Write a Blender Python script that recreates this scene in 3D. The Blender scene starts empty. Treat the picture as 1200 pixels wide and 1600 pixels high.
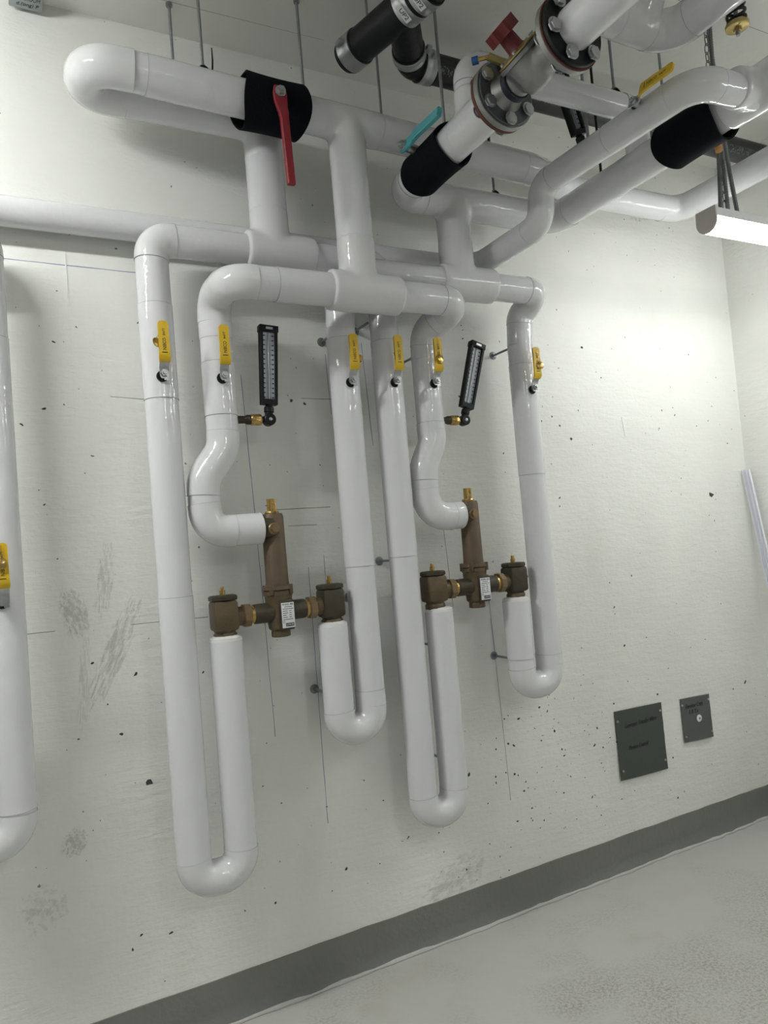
import bpy, bmesh, math, random
from mathutils import Vector, Matrix
PI = math.pi
V = Vector
random.seed(7)
S = bpy.context.scene
C = S.collection

# ------------------------------------------------------------------ camera
cam_d = bpy.data.cameras.new('camera'); cam = bpy.data.objects.new('camera', cam_d); C.objects.link(cam)
YAW, PITCH, ROLL = 0.4869, 0.0436, -0.0832
fwd = V((math.sin(YAW)*math.cos(PITCH), math.cos(YAW)*math.cos(PITCH), math.sin(PITCH)))
rgt = V((math.cos(YAW), -math.sin(YAW), 0)); upv = rgt.cross(fwd)
r2 = math.cos(ROLL)*rgt + math.sin(ROLL)*upv; u2 = -math.sin(ROLL)*rgt + math.cos(ROLL)*upv
cam.matrix_world = Matrix(((r2.x, u2.x, -fwd.x, 0), (r2.y, u2.y, -fwd.y, -2.5), (r2.z, u2.z, -fwd.z, 1.52), (0, 0, 0, 1)))
cam_d.sensor_fit = 'VERTICAL'; cam_d.sensor_height = 36.0; cam_d.lens = 36.0*1151/1600; cam_d.clip_start = 0.02
S.camera = cam
# ------------------------------------------------------------------ world, exposure
W = bpy.data.worlds.new('world'); S.world = W; W.use_nodes = True
W.node_tree.nodes['Background'].inputs[0].default_value = (0.8, 0.85, 0.9, 1)
W.node_tree.nodes['Background'].inputs[1].default_value = 0.0
S.view_settings.view_transform = 'Standard'; S.view_settings.look = 'None'
S.view_settings.gamma = 1.0; S.view_settings.use_curve_mapping = False
S.view_settings.exposure = 0.06
# strip lights of the room, the last one an added fill: (axis it runs along, start, end, the other coordinate, z_top, radiance of the lens)
STRIPS = [('x', 2.36, 3.42, -0.75, 2.64, 29.0),
          ('x', -1.55, -0.35, -0.95, 3.12, 126.0),
          ('y', -4.3, -3.1, -0.55, 2.90, 13.0),
          ('y', -4.3, -3.1, 1.15, 2.90, 60.0),
          ('x', 2.3, 3.4, -1.9, 2.64, 20.0)]  # unseen strip, added to brighten the right part of the wall

# ------------------------------------------------------------------ materials
def new_mat(name):
    m = bpy.data.materials.new(name); m.use_nodes = True
    nt = m.node_tree; return m, nt, nt.nodes['Principled BSDF'], nt.nodes, nt.links
def simple(name, col, rough=0.5, metal=0.0, var=0.12, scale=30.0, bump=0.0, bscale=60.0, coat=0.0, rvar=0.0, spec=0.5):
    m, nt, b, N, L = new_mat(name)
    b.inputs['Roughness'].default_value = rough; b.inputs['Metallic'].default_value = metal
    b.inputs['Specular IOR Level'].default_value = spec
    if coat: b.inputs['Coat Weight'].default_value = coat; b.inputs['Coat Roughness'].default_value = 0.12
    tc = N.new('ShaderNodeTexCoord')
    n = N.new('ShaderNodeTexNoise'); n.inputs['Scale'].default_value = scale; n.inputs['Detail'].default_value = 4
    L.new(tc.outputs['Object'], n.inputs['Vector'])
    mx = N.new('ShaderNodeMix'); mx.data_type = 'RGBA'
    mx.inputs[6].default_value = tuple(c*(1-var) for c in col)+(1,); mx.inputs[7].default_value = tuple(min(1, c*(1+var)) for c in col)+(1,)
    L.new(n.outputs['Fac'], mx.inputs[0]); L.new(mx.outputs[2], b.inputs['Base Color'])
    if rvar:
        mr = N.new('ShaderNodeMapRange'); mr.inputs['To Min'].default_value = max(0.02, rough-rvar); mr.inputs['To Max'].default_value = rough+rvar
        L.new(n.outputs['Fac'], mr.inputs['Value']); L.new(mr.outputs[0], b.inputs['Roughness'])
    if bump:
        n2 = N.new('ShaderNodeTexNoise'); n2.inputs['Scale'].default_value = bscale; n2.inputs['Detail'].default_value = 3
        L.new(tc.outputs['Object'], n2.inputs['Vector'])
        bp = N.new('ShaderNodeBump'); bp.inputs['Strength'].default_value = bump; bp.inputs['Distance'].default_value = 0.01
        L.new(n2.outputs['Fac'], bp.inputs['Height']); L.new(bp.outputs[0], b.inputs['Normal'])
    return m
M = {}
M['pvc'] = simple('white_pvc_jacket', (0.68, 0.68, 0.705), 0.085, 0, 0.02, 6, 0.50, 13, 0.0, 0.03)
M['pvc2'] = simple('white_pvc_cover', (0.675, 0.675, 0.688), 0.10, 0, 0.02, 6, 0.45, 12, 0.0, 0.03)
M['seam'] = simple('jacket_seam_shade', (0.36, 0.36, 0.36), 0.6, 0, 0.2, 60)  # grey for the caulk and the shadow line painted in at each lap
M['mastic'] = simple('white_mastic', (0.68, 0.68, 0.67), 0.5, 0, 0.04, 40, 0.2, 60)
M['foam'] = simple('black_foam', (0.0035, 0.0045, 0.0075), 0.85, 0, 0.2, 60, 0.15, 150, spec=0.12)
M['blackpaint'] = simple('black_plastic', (0.006, 0.0065, 0.008), 0.45, 0, 0.1, 40, spec=0.25)
M['castiron'] = simple('black_cast_iron', (0.006, 0.007, 0.009), 0.45, 0, 0.3, 25, 0.12, 80, spec=0.3)
M['red'] = simple('red_paint', (0.235, 0.010, 0.018), 0.45, 0, 0.15, 25, 0.1, 90)
M['darkred'] = simple('dark_red_plastic', (0.13, 0.006, 0.011), 0.45, 0, 0.15, 25)
M['teal'] = simple('teal_paint', (0.07, 0.33, 0.36), 0.4, 0, 0.1, 25)
M['yellow'] = simple('yellow_vinyl', (0.66, 0.43, 0.015), 0.38, 0, 0.08, 40)
M['ink'] = simple('black_ink', (0.012, 0.012, 0.012), 0.6, 0, 0.1, 50)
M['zinc'] = simple('zinc_steel', (0.46, 0.47, 0.48), 0.36, 0.9, 0.15, 50, rvar=0.1)
M['rod'] = simple('galvanised_rod', (0.27, 0.29, 0.30), 0.45, 0.7, 0.2, 80)
M['steel'] = simple('cast_steel', (0.30, 0.30, 0.295), 0.46, 0.8, 0.15, 30, 0.1, 60, rvar=0.08)
M['darksteel'] = simple('flange_grey', (0.10, 0.11, 0.115), 0.5, 0.5, 0.2, 40, 0.1, 90)
M['gasket'] = simple('rust_gasket', (0.10, 0.035, 0.025), 0.8, 0, 0.25, 60)
M['bluegasket'] = simple('dark_gasket', (0.012, 0.014, 0.03), 0.6, 0, 0.1, 40)
M['bronze'] = simple('weathered_bronze', (0.112, 0.083, 0.047), 0.5, 0.45, 0.45, 22, 0.15, 120, rvar=0.12)
M['bronze_dark'] = simple('dark_bronze', (0.058, 0.049, 0.033), 0.5, 0.45, 0.4, 26, 0.15, 110, rvar=0.12)
M['copper'] = simple('bronze_body', (0.118, 0.083, 0.052), 0.52, 0.35, 0.35, 16, 0.15, 140, rvar=0.1)
M['brass'] = simple('brass', (0.50, 0.34, 0.12), 0.28, 0.95, 0.15, 50, rvar=0.08)
M['brass_old'] = simple('dull_brass', (0.22, 0.155, 0.085), 0.42, 0.6, 0.25, 40)
M['label'] = simple('white_label', (0.72, 0.73, 0.74), 0.4, 0, 0.03, 40)
M['scale'] = simple('scale_plate', (0.50, 0.55, 0.62), 0.3, 0, 0.05, 60)
M['plate'] = simple('green_grey_plate', (0.060, 0.072, 0.064), 0.55, 0.0, 0.08, 12, 0.05, 40)
M['plate2'] = simple('grey_plate', (0.095, 0.100, 0.097), 0.55, 0.0, 0.15, 20, 0.05, 40)
M['boxgrey'] = simple('grey_box', (0.33, 0.36, 0.37), 0.5, 0.1, 0.06, 20)
M['housing'] = simple('lamp_housing', (0.62, 0.63, 0.63), 0.45, 0, 0.04, 20)
M['endcap'] = simple('lamp_endcap', (0.50, 0.46, 0.43), 0.45, 0, 0.05, 20)
M['blue'] = simple('blue_cap', (0.01, 0.07, 0.25), 0.4, 0, 0.1, 40)
M['strip'] = simple('white_strip', (0.76, 0.78, 0.84), 0.35, 0, 0.03, 20)
M['pencil'] = simple('pencil_line', (0.20, 0.20, 0.20), 0.8, 0, 0.4, 120)
M['chalk'] = simple('blue_chalk', (0.17, 0.20, 0.38), 0.8, 0, 0.4, 90)
M['chip'] = simple('paint_chip', (0.055, 0.055, 0.052), 0.9, 0, 0.4, 120)
M['sealant'] = simple('pale_sealant', (0.50, 0.50, 0.48), 0.45, 0, 0.1, 40, 0.2, 50)
M['yellowzinc'] = simple('yellow_zinc', (0.42, 0.33, 0.13), 0.38, 0.8, 0.2, 40)
M['conduit'] = simple('flex_conduit', (0.16, 0.17, 0.17), 0.45, 0.6, 0.2, 60)
M['orange'] = simple('orange_connector', (0.45, 0.22, 0.06), 0.5, 0, 0.1, 40)
def emit(name, s):
    m, nt, b, N, L = new_mat(name)
    b.inputs['Base Color'].default_value = (0.9, 0.9, 0.9, 1)
    b.inputs['Emission Color'].default_value = (0.985, 1.0, 0.975, 1); b.inputs['Emission Strength'].default_value = s
    return m

def math_node(N, L, op, a, b=None, c=None, clamp=False):
    n = N.new('ShaderNodeMath'); n.operation = op; n.use_clamp = clamp
    for i, v in enumerate((a, b, c)):
        if v is None: continue
        if isinstance(v, (int, float)): n.inputs[i].default_value = v
        else: L.new(v, n.inputs[i])
    return n.outputs[0]
def concrete_wall(name, col, scuffs, plane='xz'):
    m, nt, b, N, L = new_mat(name)
    geo = N.new('ShaderNodeNewGeometry'); pos = geo.outputs['Position']
    sep = N.new('ShaderNodeSeparateXYZ'); L.new(pos, sep.inputs[0])
    def noise(scale, detail=4, vec=None, rough=0.5):
        n = N.new('ShaderNodeTexNoise'); n.inputs['Scale'].default_value = scale; n.inputs['Detail'].default_value = detail
        n.inputs['Roughness'].default_value = rough; L.new(vec or pos, n.inputs['Vector']); return n.outputs['Fac']
    def mapping(scale, rot=(0, 0, 0)):
        mp = N.new('ShaderNodeMapping'); mp.inputs['Scale'].default_value = scale; mp.inputs['Rotation'].default_value = rot
        L.new(pos, mp.inputs['Vector']); return mp.outputs[0]
    def mix(fac, a, bcol):
        mx = N.new('ShaderNodeMix'); mx.data_type = 'RGBA'
        if isinstance(fac, (int, float)): mx.inputs[0].default_value = fac
        else: L.new(fac, mx.inputs[0])
        for i, v in ((6, a), (7, bcol)):
            if isinstance(v, tuple): mx.inputs[i].default_value = v+(1,)
            else: L.new(v, mx.inputs[i])
        return mx.outputs[2]
    def ramp(v, lo, hi, tmin=0.0, tmax=1.0):
        mr = N.new('ShaderNodeMapRange'); mr.inputs['From Min'].default_value = lo; mr.inputs['From Max'].default_value = hi
        mr.inputs['To Min'].default_value = tmin; mr.inputs['To Max'].default_value = tmax; L.new(v, mr.inputs['Value']); return mr.outputs[0]
    c1 = mix(ramp(noise(2.3, 5), 0.3, 0.7), tuple(c*0.94 for c in col), tuple(c*1.03 for c in col))
    # faint grime in broad vertical patches
    gr = noise(1.0, 6, mapping((3.5, 3.5, 1.2)), 0.6)
    c1 = mix(ramp(gr, 0.58, 0.80, 0, 0.22), c1, (col[0]*0.62, col[1]*0.62, col[2]*0.55))
    # scuffs with a shape of their own
    total = None
    for (sx, sz, ax, az, rot, thr, amt) in scuffs:
        dx = math_node(N, L, 'SUBTRACT', sep.outputs['X'], sx); dz = math_node(N, L, 'SUBTRACT', sep.outputs['Z'], sz)
        cr, sr = math.cos(rot), math.sin(rot)
        u = math_node(N, L, 'ADD', math_node(N, L, 'MULTIPLY', dx, cr/ax), math_node(N, L, 'MULTIPLY', dz, sr/ax))
        w = math_node(N, L, 'ADD', math_node(N, L, 'MULTIPLY', dx, -sr/az), math_node(N, L, 'MULTIPLY', dz, cr/az))
        d2 = math_node(N, L, 'ADD', math_node(N, L, 'MULTIPLY', u, u), math_node(N, L, 'MULTIPLY', w, w))
        fall = math_node(N, L, 'SUBTRACT', 1.0, d2, clamp=True)
        cmb = N.new('ShaderNodeCombineXYZ'); L.new(u, cmb.inputs[0]); L.new(w, cmb.inputs[1])
        nz = N.new('ShaderNodeTexNoise'); nz.inputs['Scale'].default_value = 4.6; nz.inputs['Detail'].default_value = 7; nz.inputs['Roughness'].default_value = 0.68
        nz.inputs['Distortion'].default_value = 0.6
        L.new(cmb.outputs[0], nz.inputs['Vector'])
        s = ramp(math_node(N, L, 'ADD', nz.outputs['Fac'], math_node(N, L, 'MULTIPLY', fall, 0.22)), thr+0.045, thr+0.22, 0, 1)
        s = math_node(N, L, 'MULTIPLY', math_node(N, L, 'MULTIPLY', s, math_node(N, L, 'MULTIPLY', fall, 2.0, clamp=True)), amt*0.55)
        total = s if total is None else math_node(N, L, 'MAXIMUM', total, s)
    if total is not None:
        c1 = mix(total, c1, (0.15, 0.145, 0.115))
    # small bug holes
    pits = None
    for sc, rad, thr in ((15, 0.12, 0.55), (44, 0.24, 0.52)):
        vo = N.new('ShaderNodeTexVoronoi'); vo.inputs['Scale'].default_value = sc
        wob = N.new('ShaderNodeVectorMath'); wob.operation = 'ADD'
        nn = N.new('ShaderNodeTexNoise'); nn.inputs['Scale'].default_value = sc*3; L.new(pos, nn.inputs['Vector'])
        scn = N.new('ShaderNodeVectorMath'); scn.operation = 'SCALE'; scn.inputs['Scale'].default_value = 0.40/sc; L.new(nn.outputs['Color'], scn.inputs[0])
        flat = mapping((1, 0.0, 1)) if plane == 'xz' else mapping((0, 1, 1))
        L.new(flat, wob.inputs[0]); L.new(scn.outputs[0], wob.inputs[1]); L.new(wob.outputs[0], vo.inputs['Vector'])
        sc2 = N.new('ShaderNodeSeparateColor'); L.new(vo.outputs['Color'], sc2.inputs[0])
        dens = ramp(noise(1.9, 3), 0.33, 0.66, -0.20, 0.30)
        pres = math_node(N, L, 'GREATER_THAN', math_node(N, L, 'ADD', sc2.outputs[0], dens), thr+0.12)
        rr = math_node(N, L, 'MULTIPLY', math_node(N, L, 'POWER', sc2.outputs[1], 2.0), rad)
        p = math_node(N, L, 'MULTIPLY', pres, math_node(N, L, 'LESS_THAN', vo.outputs['Distance'], rr))
        pits = p if pits is None else math_node(N, L, 'MAXIMUM', pits, p)
    c1 = mix(math_node(N, L, 'MULTIPLY', pits, 0.85), c1, (0.07, 0.07, 0.06))
    L.new(c1, b.inputs['Base Color']); b.inputs['Roughness'].default_value = 0.55
    rip = noise(1.0, 5, mapping((9, 9, 34)), 0.6)
    sm = noise(60, 3)
    ht = math_node(N, L, 'ADD', math_node(N, L, 'MULTIPLY', rip, 0.6), math_node(N, L, 'MULTIPLY', sm, 0.18))
    ht = math_node(N, L, 'SUBTRACT', ht, math_node(N, L, 'MULTIPLY', pits, 0.6))
    bp = N.new('ShaderNodeBump'); bp.inputs['Strength'].default_value = 0.6; bp.inputs['Distance'].default_value = 0.012
    L.new(ht, bp.inputs['Height']); L.new(bp.outputs[0], b.inputs['Normal'])
    return m
SC = [(0.205, 1.385, 0.05, 0.10, 0.25, 0.52, 0.75), (0.30, 1.48, 0.035, 0.16, -0.15, 0.56, 0.6), (0.315, 1.25, 0.05, 0.24, -0.45, 0.55, 0.75),
      (0.22, 1.17, 0.025, 0.20, -0.1, 0.56, 0.5), (0.165, 0.69, 0.045, 0.055, -0.4, 0.53, 0.75), (0.07, 0.52, 0.09, 0.09, 0.4, 0.58, 0.5),
      (1.50, 0.20, 0.20, 0.10, 0.35, 0.56, 0.6), (1.66, 1.60, 0.05, 0.09, -0.25, 0.58, 0.45), (2.87, 3.03, 0.10, 0.05, 0.1, 0.52, 0.5)]
M['wall'] = concrete_wall('painted_concrete_wall', (0.80, 0.805, 0.768), SC)
M['wall_side'] = concrete_wall('painted_concrete_side', (0.80, 0.805, 0.768), [], 'yz')
M['wall_far'] = simple('grey_painted_wall', (0.34, 0.34, 0.33), 0.6, 0, 0.06, 3, 0.15, 30)
M['ceiling'] = simple('painted_ceiling', (0.72, 0.72, 0.675), 0.7, 0, 0.05, 3, 0.15, 30)
M['band'] = simple('grey_band_paint', (0.185, 0.188, 0.174), 0.45, 0, 0.06, 8, 0.35, 45)
def floor_mat():
    m, nt, b, N, L = new_mat('sealed_concrete_floor')
    geo = N.new('ShaderNodeNewGeometry')
    def noise(scale, detail=5, rough=0.55):
        n = N.new('ShaderNodeTexNoise'); n.inputs['Scale'].default_value = scale; n.inputs['Detail'].default_value = detail; n.inputs['Roughness'].default_value = rough
        L.new(geo.outputs['Position'], n.inputs['Vector']); return n.outputs['Fac']
    def mix(f, a, c):
        mx = N.new('ShaderNodeMix'); mx.data_type = 'RGBA'; L.new(f, mx.inputs[0])
        for i, v in ((6, a), (7, c)):
            if isinstance(v, tuple): mx.inputs[i].default_value = v+(1,)
            else: L.new(v, mx.inputs[i])
        return mx.outputs[2]
    def ramp(v, lo, hi, a=0.0, z=1.0):
        mr = N.new('ShaderNodeMapRange'); mr.inputs['From Min'].default_value = lo; mr.inputs['From Max'].default_value = hi
        mr.inputs['To Min'].default_value = a; mr.inputs['To Max'].default_value = z; L.new(v, mr.inputs['Value']); return mr.outputs[0]
    c = mix(noise(1.2), (0.53, 0.53, 0.505), (0.44, 0.44, 0.415))
    sep = N.new('ShaderNodeSeparateXYZ'); L.new(geo.outputs['Position'], sep.inputs[0]); patch = None
    for (px, py, ax, ay) in ((1.98, -0.78, 0.42, 0.30), (2.55, -0.62, 0.35, 0.25), (1.62, -0.55, 0.20, 0.14)):     # trodden dirt
        u = math_node(N, L, 'MULTIPLY', math_node(N, L, 'SUBTRACT', sep.outputs['X'], px), 1/ax)
        w = math_node(N, L, 'MULTIPLY', math_node(N, L, 'SUBTRACT', sep.outputs['Y'], py), 1/ay)
        f = math_node(N, L, 'SUBTRACT', 1.0, math_node(N, L, 'ADD', math_node(N, L, 'MULTIPLY', u, u), math_node(N, L, 'MULTIPLY', w, w)), clamp=True)
        patch = f if patch is None else math_node(N, L, 'MAXIMUM', patch, f)
    area = ramp(math_node(N, L, 'ADD', math_node(N, L, 'MULTIPLY', patch, 0.32), noise(3.2, 5, 0.6)), 0.50, 0.82)
    dirt = math_node(N, L, 'MULTIPLY', area, ramp(noise(95, 4, 0.75), 0.44, 0.60))
    c = mix(math_node(N, L, 'MULTIPLY', dirt, 0.75), c, (0.22, 0.205, 0.16))
    rust = math_node(N, L, 'MULTIPLY', ramp(noise(2.7, 5), 0.58, 0.72), 0.25)
    c = mix(rust, c, (0.36, 0.30, 0.20))
    L.new(c, b.inputs['Base Color']); b.inputs['Roughness'].default_value = 0.5
    bp = N.new('ShaderNodeBump'); bp.inputs['Strength'].default_value = 0.3; bp.inputs['Distance'].default_value = 0.004
    bp.inputs['Strength'].default_value = 0.12; L.new(noise(25, 6), bp.inputs['Height']); L.new(bp.outputs[0], b.inputs['Normal'])
    return m
M['floor'] = floor_mat()
def printed_iron():
    m, nt, b, N, L = new_mat('printed_black_pipe')
    tc = N.new('ShaderNodeTexCoord'); sep = N.new('ShaderNodeSeparateXYZ'); L.new(tc.outputs['Object'], sep.inputs[0])
    mp = N.new('ShaderNodeMapping'); mp.inputs['Scale'].default_value = (150, 60, 170); L.new(tc.outputs['Object'], mp.inputs[0])
    n = N.new('ShaderNodeTexNoise'); n.inputs['Scale'].default_value = 1.0; n.inputs['Detail'].default_value = 3; L.new(mp.outputs[0], n.inputs['Vector'])
    zz = math_node(N, L, 'ABSOLUTE', math_node(N, L, 'ADD', sep.outputs['Z'], 0.027))
    f = math_node(N, L, 'MULTIPLY', math_node(N, L, 'LESS_THAN', zz, 0.012), math_node(N, L, 'GREATER_THAN', n.outputs['Fac'], 0.55))
    mx = N.new('ShaderNodeMix'); mx.data_type = 'RGBA'; mx.inputs[6].default_value = (0.013, 0.014, 0.016, 1); mx.inputs[7].default_value = (0.16, 0.17, 0.17, 1)
    L.new(math_node(N, L, 'MULTIPLY', f, 0.8), mx.inputs[0]); L.new(mx.outputs[2], b.inputs['Base Color']); b.inputs['Roughness'].default_value = 0.45
    return m
M['printed'] = printed_iron()

# ------------------------------------------------------------------ mesh helpers
def frame(d):
    d = d.normalized(); a = V((0, 0, 1)) if abs(d.z) < 0.9 else V((0, 1, 0))
    u = a.cross(d).normalized(); return u, d.cross(u)
class MB:
    def __init__(s): s.v = []; s.f = []
    def ring(s, c, u, w, r, n, ph=0.0):
        i0 = len(s.v)
        for k in range(n):
            a = 2*PI*k/n+ph; s.v.append(c+u*(r*math.cos(a))+w*(r*math.sin(a)))
        return i0
    def bridge(s, a, b, n):
        for k in range(n): s.f.append((a+k, a+(k+1) % n, b+(k+1) % n, b+k))
    def tube(s, pts, r, n=32, cap=True):
        pts = [V(p) for p in pts]; m = len(pts)
        rs = r if isinstance(r, (list, tuple)) else [r]*m
        d = (pts[1]-pts[0]).normalized(); u, w = frame(d); prev = None
        for i, p in enumerate(pts):
            if i == 0: t = d
            elif i == m-1: t = (pts[i]-pts[i-1]).normalized()
            else: t = ((pts[i+1]-pts[i]).normalized()+(pts[i]-pts[i-1]).normalized()).normalized()
            u = (u-t*u.dot(t)).normalized(); w = t.cross(u)
            q = s.ring(p, u, w, rs[i], n)
            if prev is not None: s.bridge(prev, q, n)
            elif cap: s.f.append(tuple(range(q+n-1, q-1, -1)))
            prev = q
        if cap: s.f.append(tuple(range(prev, prev+n)))
        return s
    def cyl(s, a, b, r, rb=None, n=24): return s.tube([a, b], [r, r if rb is None else rb], n)
    def lathe(s, prof, o, ax, n=32, ph=0.0):      # prof: (radius, height) list, closed with caps
        o = V(o); ax = V(ax).normalized(); u, w = frame(ax); prev = None
        for (r, h) in prof:
            q = s.ring(o+ax*h, u, w, max(r, 1e-4), n, ph)
            if prev is None: s.f.append(tuple(range(q+n-1, q-1, -1)))
            else: s.bridge(prev, q, n)
            prev = q
        s.f.append(tuple(range(prev, prev+n)))
        return s
    def box(s, c, sz, rot=None, bev=0.0):
        c = V(c); bm = bmesh.new(); bmesh.ops.create_cube(bm, size=1.0)
        for v in bm.verts: v.co = V((v.co.x*sz[0], v.co.y*sz[1], v.co.z*sz[2]))
        if bev: bmesh.ops.bevel(bm, geom=bm.edges[:], offset=bev, segments=2, affect='EDGES', profile=0.5)
        i0 = len(s.v); bm.verts.index_update()
        for v in bm.verts: s.v.append(c+(rot @ v.co if rot else v.co))
        for f in bm.faces: s.f.append(tuple(i0+v.index for v in f.verts))
        bm.free(); return s
    def prism(s, poly, o, u, w, th):               # polygon in the plane u, w, extruded along u x w
        o, u, w = V(o), V(u), V(w); n = u.cross(w).normalized(); m = len(poly); i0 = len(s.v)
        for k in (0, 1):
            for (a, b) in poly: s.v.append(o+u*a+w*b+n*(th*k))
        s.f.append(tuple(range(i0+m-1, i0-1, -1))); s.f.append(tuple(range(i0+m, i0+2*m)))
        for k in range(m): s.f.append((i0+k, i0+(k+1) % m, i0+m+(k+1) % m, i0+m+k))
        return s
    def mesh(s, name, org=V((0, 0, 0)), ang=40):
        me = bpy.data.meshes.new(name); me.from_pydata([tuple(v-org) for v in s.v], [], s.f); me.update()
        bm = bmesh.new(); bm.from_mesh(me); bmesh.ops.recalc_face_normals(bm, faces=bm.faces[:]); bm.to_mesh(me); bm.free()
        for p in me.polygons: p.use_smooth = True
        me.set_sharp_from_angle(angle=math.radians(ang))
        return me
    def build(s, name, mat, parent=None, label=None, ang=40):
        org = ORG.get(parent.name, V((0, 0, 0))) if parent else V((0, 0, 0))
        o = bpy.data.objects.new(name, s.mesh(name, org, ang)); C.objects.link(o)
        o.data.materials.append(M[mat] if isinstance(mat, str) else mat)
        if parent: o.parent = parent; ORG[o.name] = org
        if label: o['label'] = label
        return o
ORG = {}
def tag(o, label, cat, group=None):
    o['label'] = label; o['category'] = cat
    if group: o['group'] = group
    return o
def thing(name, label, cat, loc=(0, 0, 0), group=None, local=False):
    o = bpy.data.objects.new(name, None); C.objects.link(o); o.location = loc; o.empty_display_size = 0.05
    ORG[o.name] = V((0, 0, 0)) if local else V(loc)
    return tag(o, label, cat, group)
def top(mb, name, mat, label, cat, base, group=None, ang=40):     # a thing that is one mesh, its origin at its base
    base = V(base); o = bpy.data.objects.new(name, mb.mesh(name, base, ang)); C.objects.link(o); o.location = base
    o.data.materials.append(M[mat] if isinstance(mat, str) else mat); ORG[o.name] = base
    return tag(o, label, cat, group)
def copy_tree(o, parent=None):
    c = o.copy(); C.objects.link(c); c.parent = parent; ORG[c.name] = ORG.get(o.name, V((0, 0, 0)))
    for ch in list(o.children):
        copy_tree(ch, c)
    return c
def struct(mb, name, mat, parent=None):
    o = mb.build(name, mat, parent)
    if not parent: o['kind'] = 'structure'
    return o
def text(body, size, mat, parent, mw, name='lettering', ext=0.0003, shear=0.0, spacing=1.0, align='CENTER', width=None):
    cu = bpy.data.curves.new(name, 'FONT'); cu.body = body; cu.size = size; cu.extrude = ext; cu.shear = shear
    cu.space_character = spacing; cu.align_x = align; cu.align_y = 'CENTER'; cu.resolution_u = 3
    t = bpy.data.objects.new(name+'_tmp', cu); C.objects.link(t)
    bpy.context.view_layer.update()
    me = bpy.data.meshes.new_from_object(t.evaluated_get(bpy.context.evaluated_depsgraph_get()))
    bpy.data.objects.remove(t); bpy.data.curves.remove(cu)
    if width:
        xs = [v.co.x for v in me.vertices]; k = width/max(1e-6, max(xs)-min(xs))
        for v in me.vertices: v.co.x *= k
    org = ORG.get(parent.name, V((0, 0, 0)))
    me.transform(Matrix.Translation(-org) @ mw); me.name = name
    me.materials.clear(); me.materials.append(M[mat])
    o = bpy.data.objects.new(name, me); C.objects.link(o); o.parent = parent; ORG[o.name] = org
    return o
def face_mw(o, right, up):        # text plane at o with reading direction right
    r, u = V(right).normalized(), V(up).normalized(); n = r.cross(u); o = V(o)
    return Matrix(((r.x, u.x, n.x, o.x), (r.y, u.y, n.y, o.y), (r.z, u.z, n.z, o.z), (0, 0, 0, 1)))

# ------------------------------------------------------------------ insulated pipe builder
def route(pts, bend):
    """list of ('straight'|'bend', centre points)"""
    pts = [V(p) for p in pts]; out = []; cur = pts[0]
    for i in range(1, len(pts)-1):
        a, b, c = pts[i-1], pts[i], pts[i+1]
        d1 = (b-a).normalized(); d2 = (c-b).normalized(); th = d1.angle(d2)
        bd = bend[i-1] if isinstance(bend, (list, tuple)) else bend
        if th < 0.02:
            out.append(('straight', [cur, b])); cur = b; continue
        tl = bd*math.tan(th/2)
        tl = min(tl, (b-cur).length*0.999 if (b-cur).length > 1e-4 else tl)
        R = tl/math.tan(th/2)
        p0 = b-d1*tl; p1 = b+d2*tl
        nrm = (d2-d1*d2.dot(d1)).normalized(); ctr = p0+nrm*R
        if (p0-cur).length > 0.004: out.append(('straight', [cur, p0]))
        k = max(5, int(th/0.13)); arc = []
        for j in range(k+1):
            t = th*j/k; arc.append(ctr-nrm*(R*math.cos(t))+d1*(R*math.sin(t)))
        out.append(('bend', arc)); cur = p1
    if (pts[-1]-cur).length > 0.004: out.append(('straight', [cur, pts[-1]]))
    return out
def lay_pipe(t, pts, r, bend, splits=(), ext=0.012, k=1.035, cover='pvc2', merge=0.06):
    """children of t: one pipe_jacket for each straight section, one elbow_cover for each bend.
    splits: points along the run where one jacket section laps the next"""
    segs = []
    for kind, c in route(pts, bend):
        if segs and kind == 'bend' and segs[-1][0] == 'bend': segs[-1] = ('bend', segs[-1][1]+c[1:])
        elif kind == 'bend' and len(segs) > 1 and segs[-1][0] == 'straight' and segs[-2][0] == 'bend' and (segs[-1][1][1]-segs[-1][1][0]).length < merge:
            segs.pop(); segs[-1] = ('bend', segs[-1][1]+c)
        else: segs.append((kind, list(c)))
    for kind, c in segs:
        if kind == 'straight':
            a, b = c; L = (b-a).length; d = (b-a)/L
            cuts = []
            for sp in splits:
                q = V(sp); s = (q-a).dot(d)
                if 0.01 < s < L-0.01 and (a+d*s-q).length < 0.03: cuts.append(s)
            cuts = [0.0]+sorted(cuts)+[L]
            for j in range(len(cuts)-1):
                rr = r*(1.0 if j % 2 == 0 else 1.03)
                MB().tube([a+d*cuts[j], a+d*cuts[j+1]], rr, 40).build('pipe_jacket', 'pvc', t)
                if j: MB().lathe([(r*1.03, -0.0007), (r*1.03+0.0006, 0), (r*1.03, 0.0007)], a+d*cuts[j], d, 40).build('lap_seam_shade', 'seam', t)
        else:
            d1 = (c[1]-c[0]).normalized(); d2 = (c[-1]-c[-2]).normalized()
            p = ([c[0]-d1*ext] if ext else [])+c+([c[-1]+d2*ext] if ext else [])
            MB().tube(p, r*k, 40).build('elbow_cover', cover, t)
            if ext:
                for q, dd in ((p[0], d1), (p[-1], d2)): MB().lathe([(r*k-0.0004, -0.0006), (r*k+0.0004, 0), (r*k-0.0004, 0.0006)], q, dd, 40).build('lap_seam_shade', 'seam', t)
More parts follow.
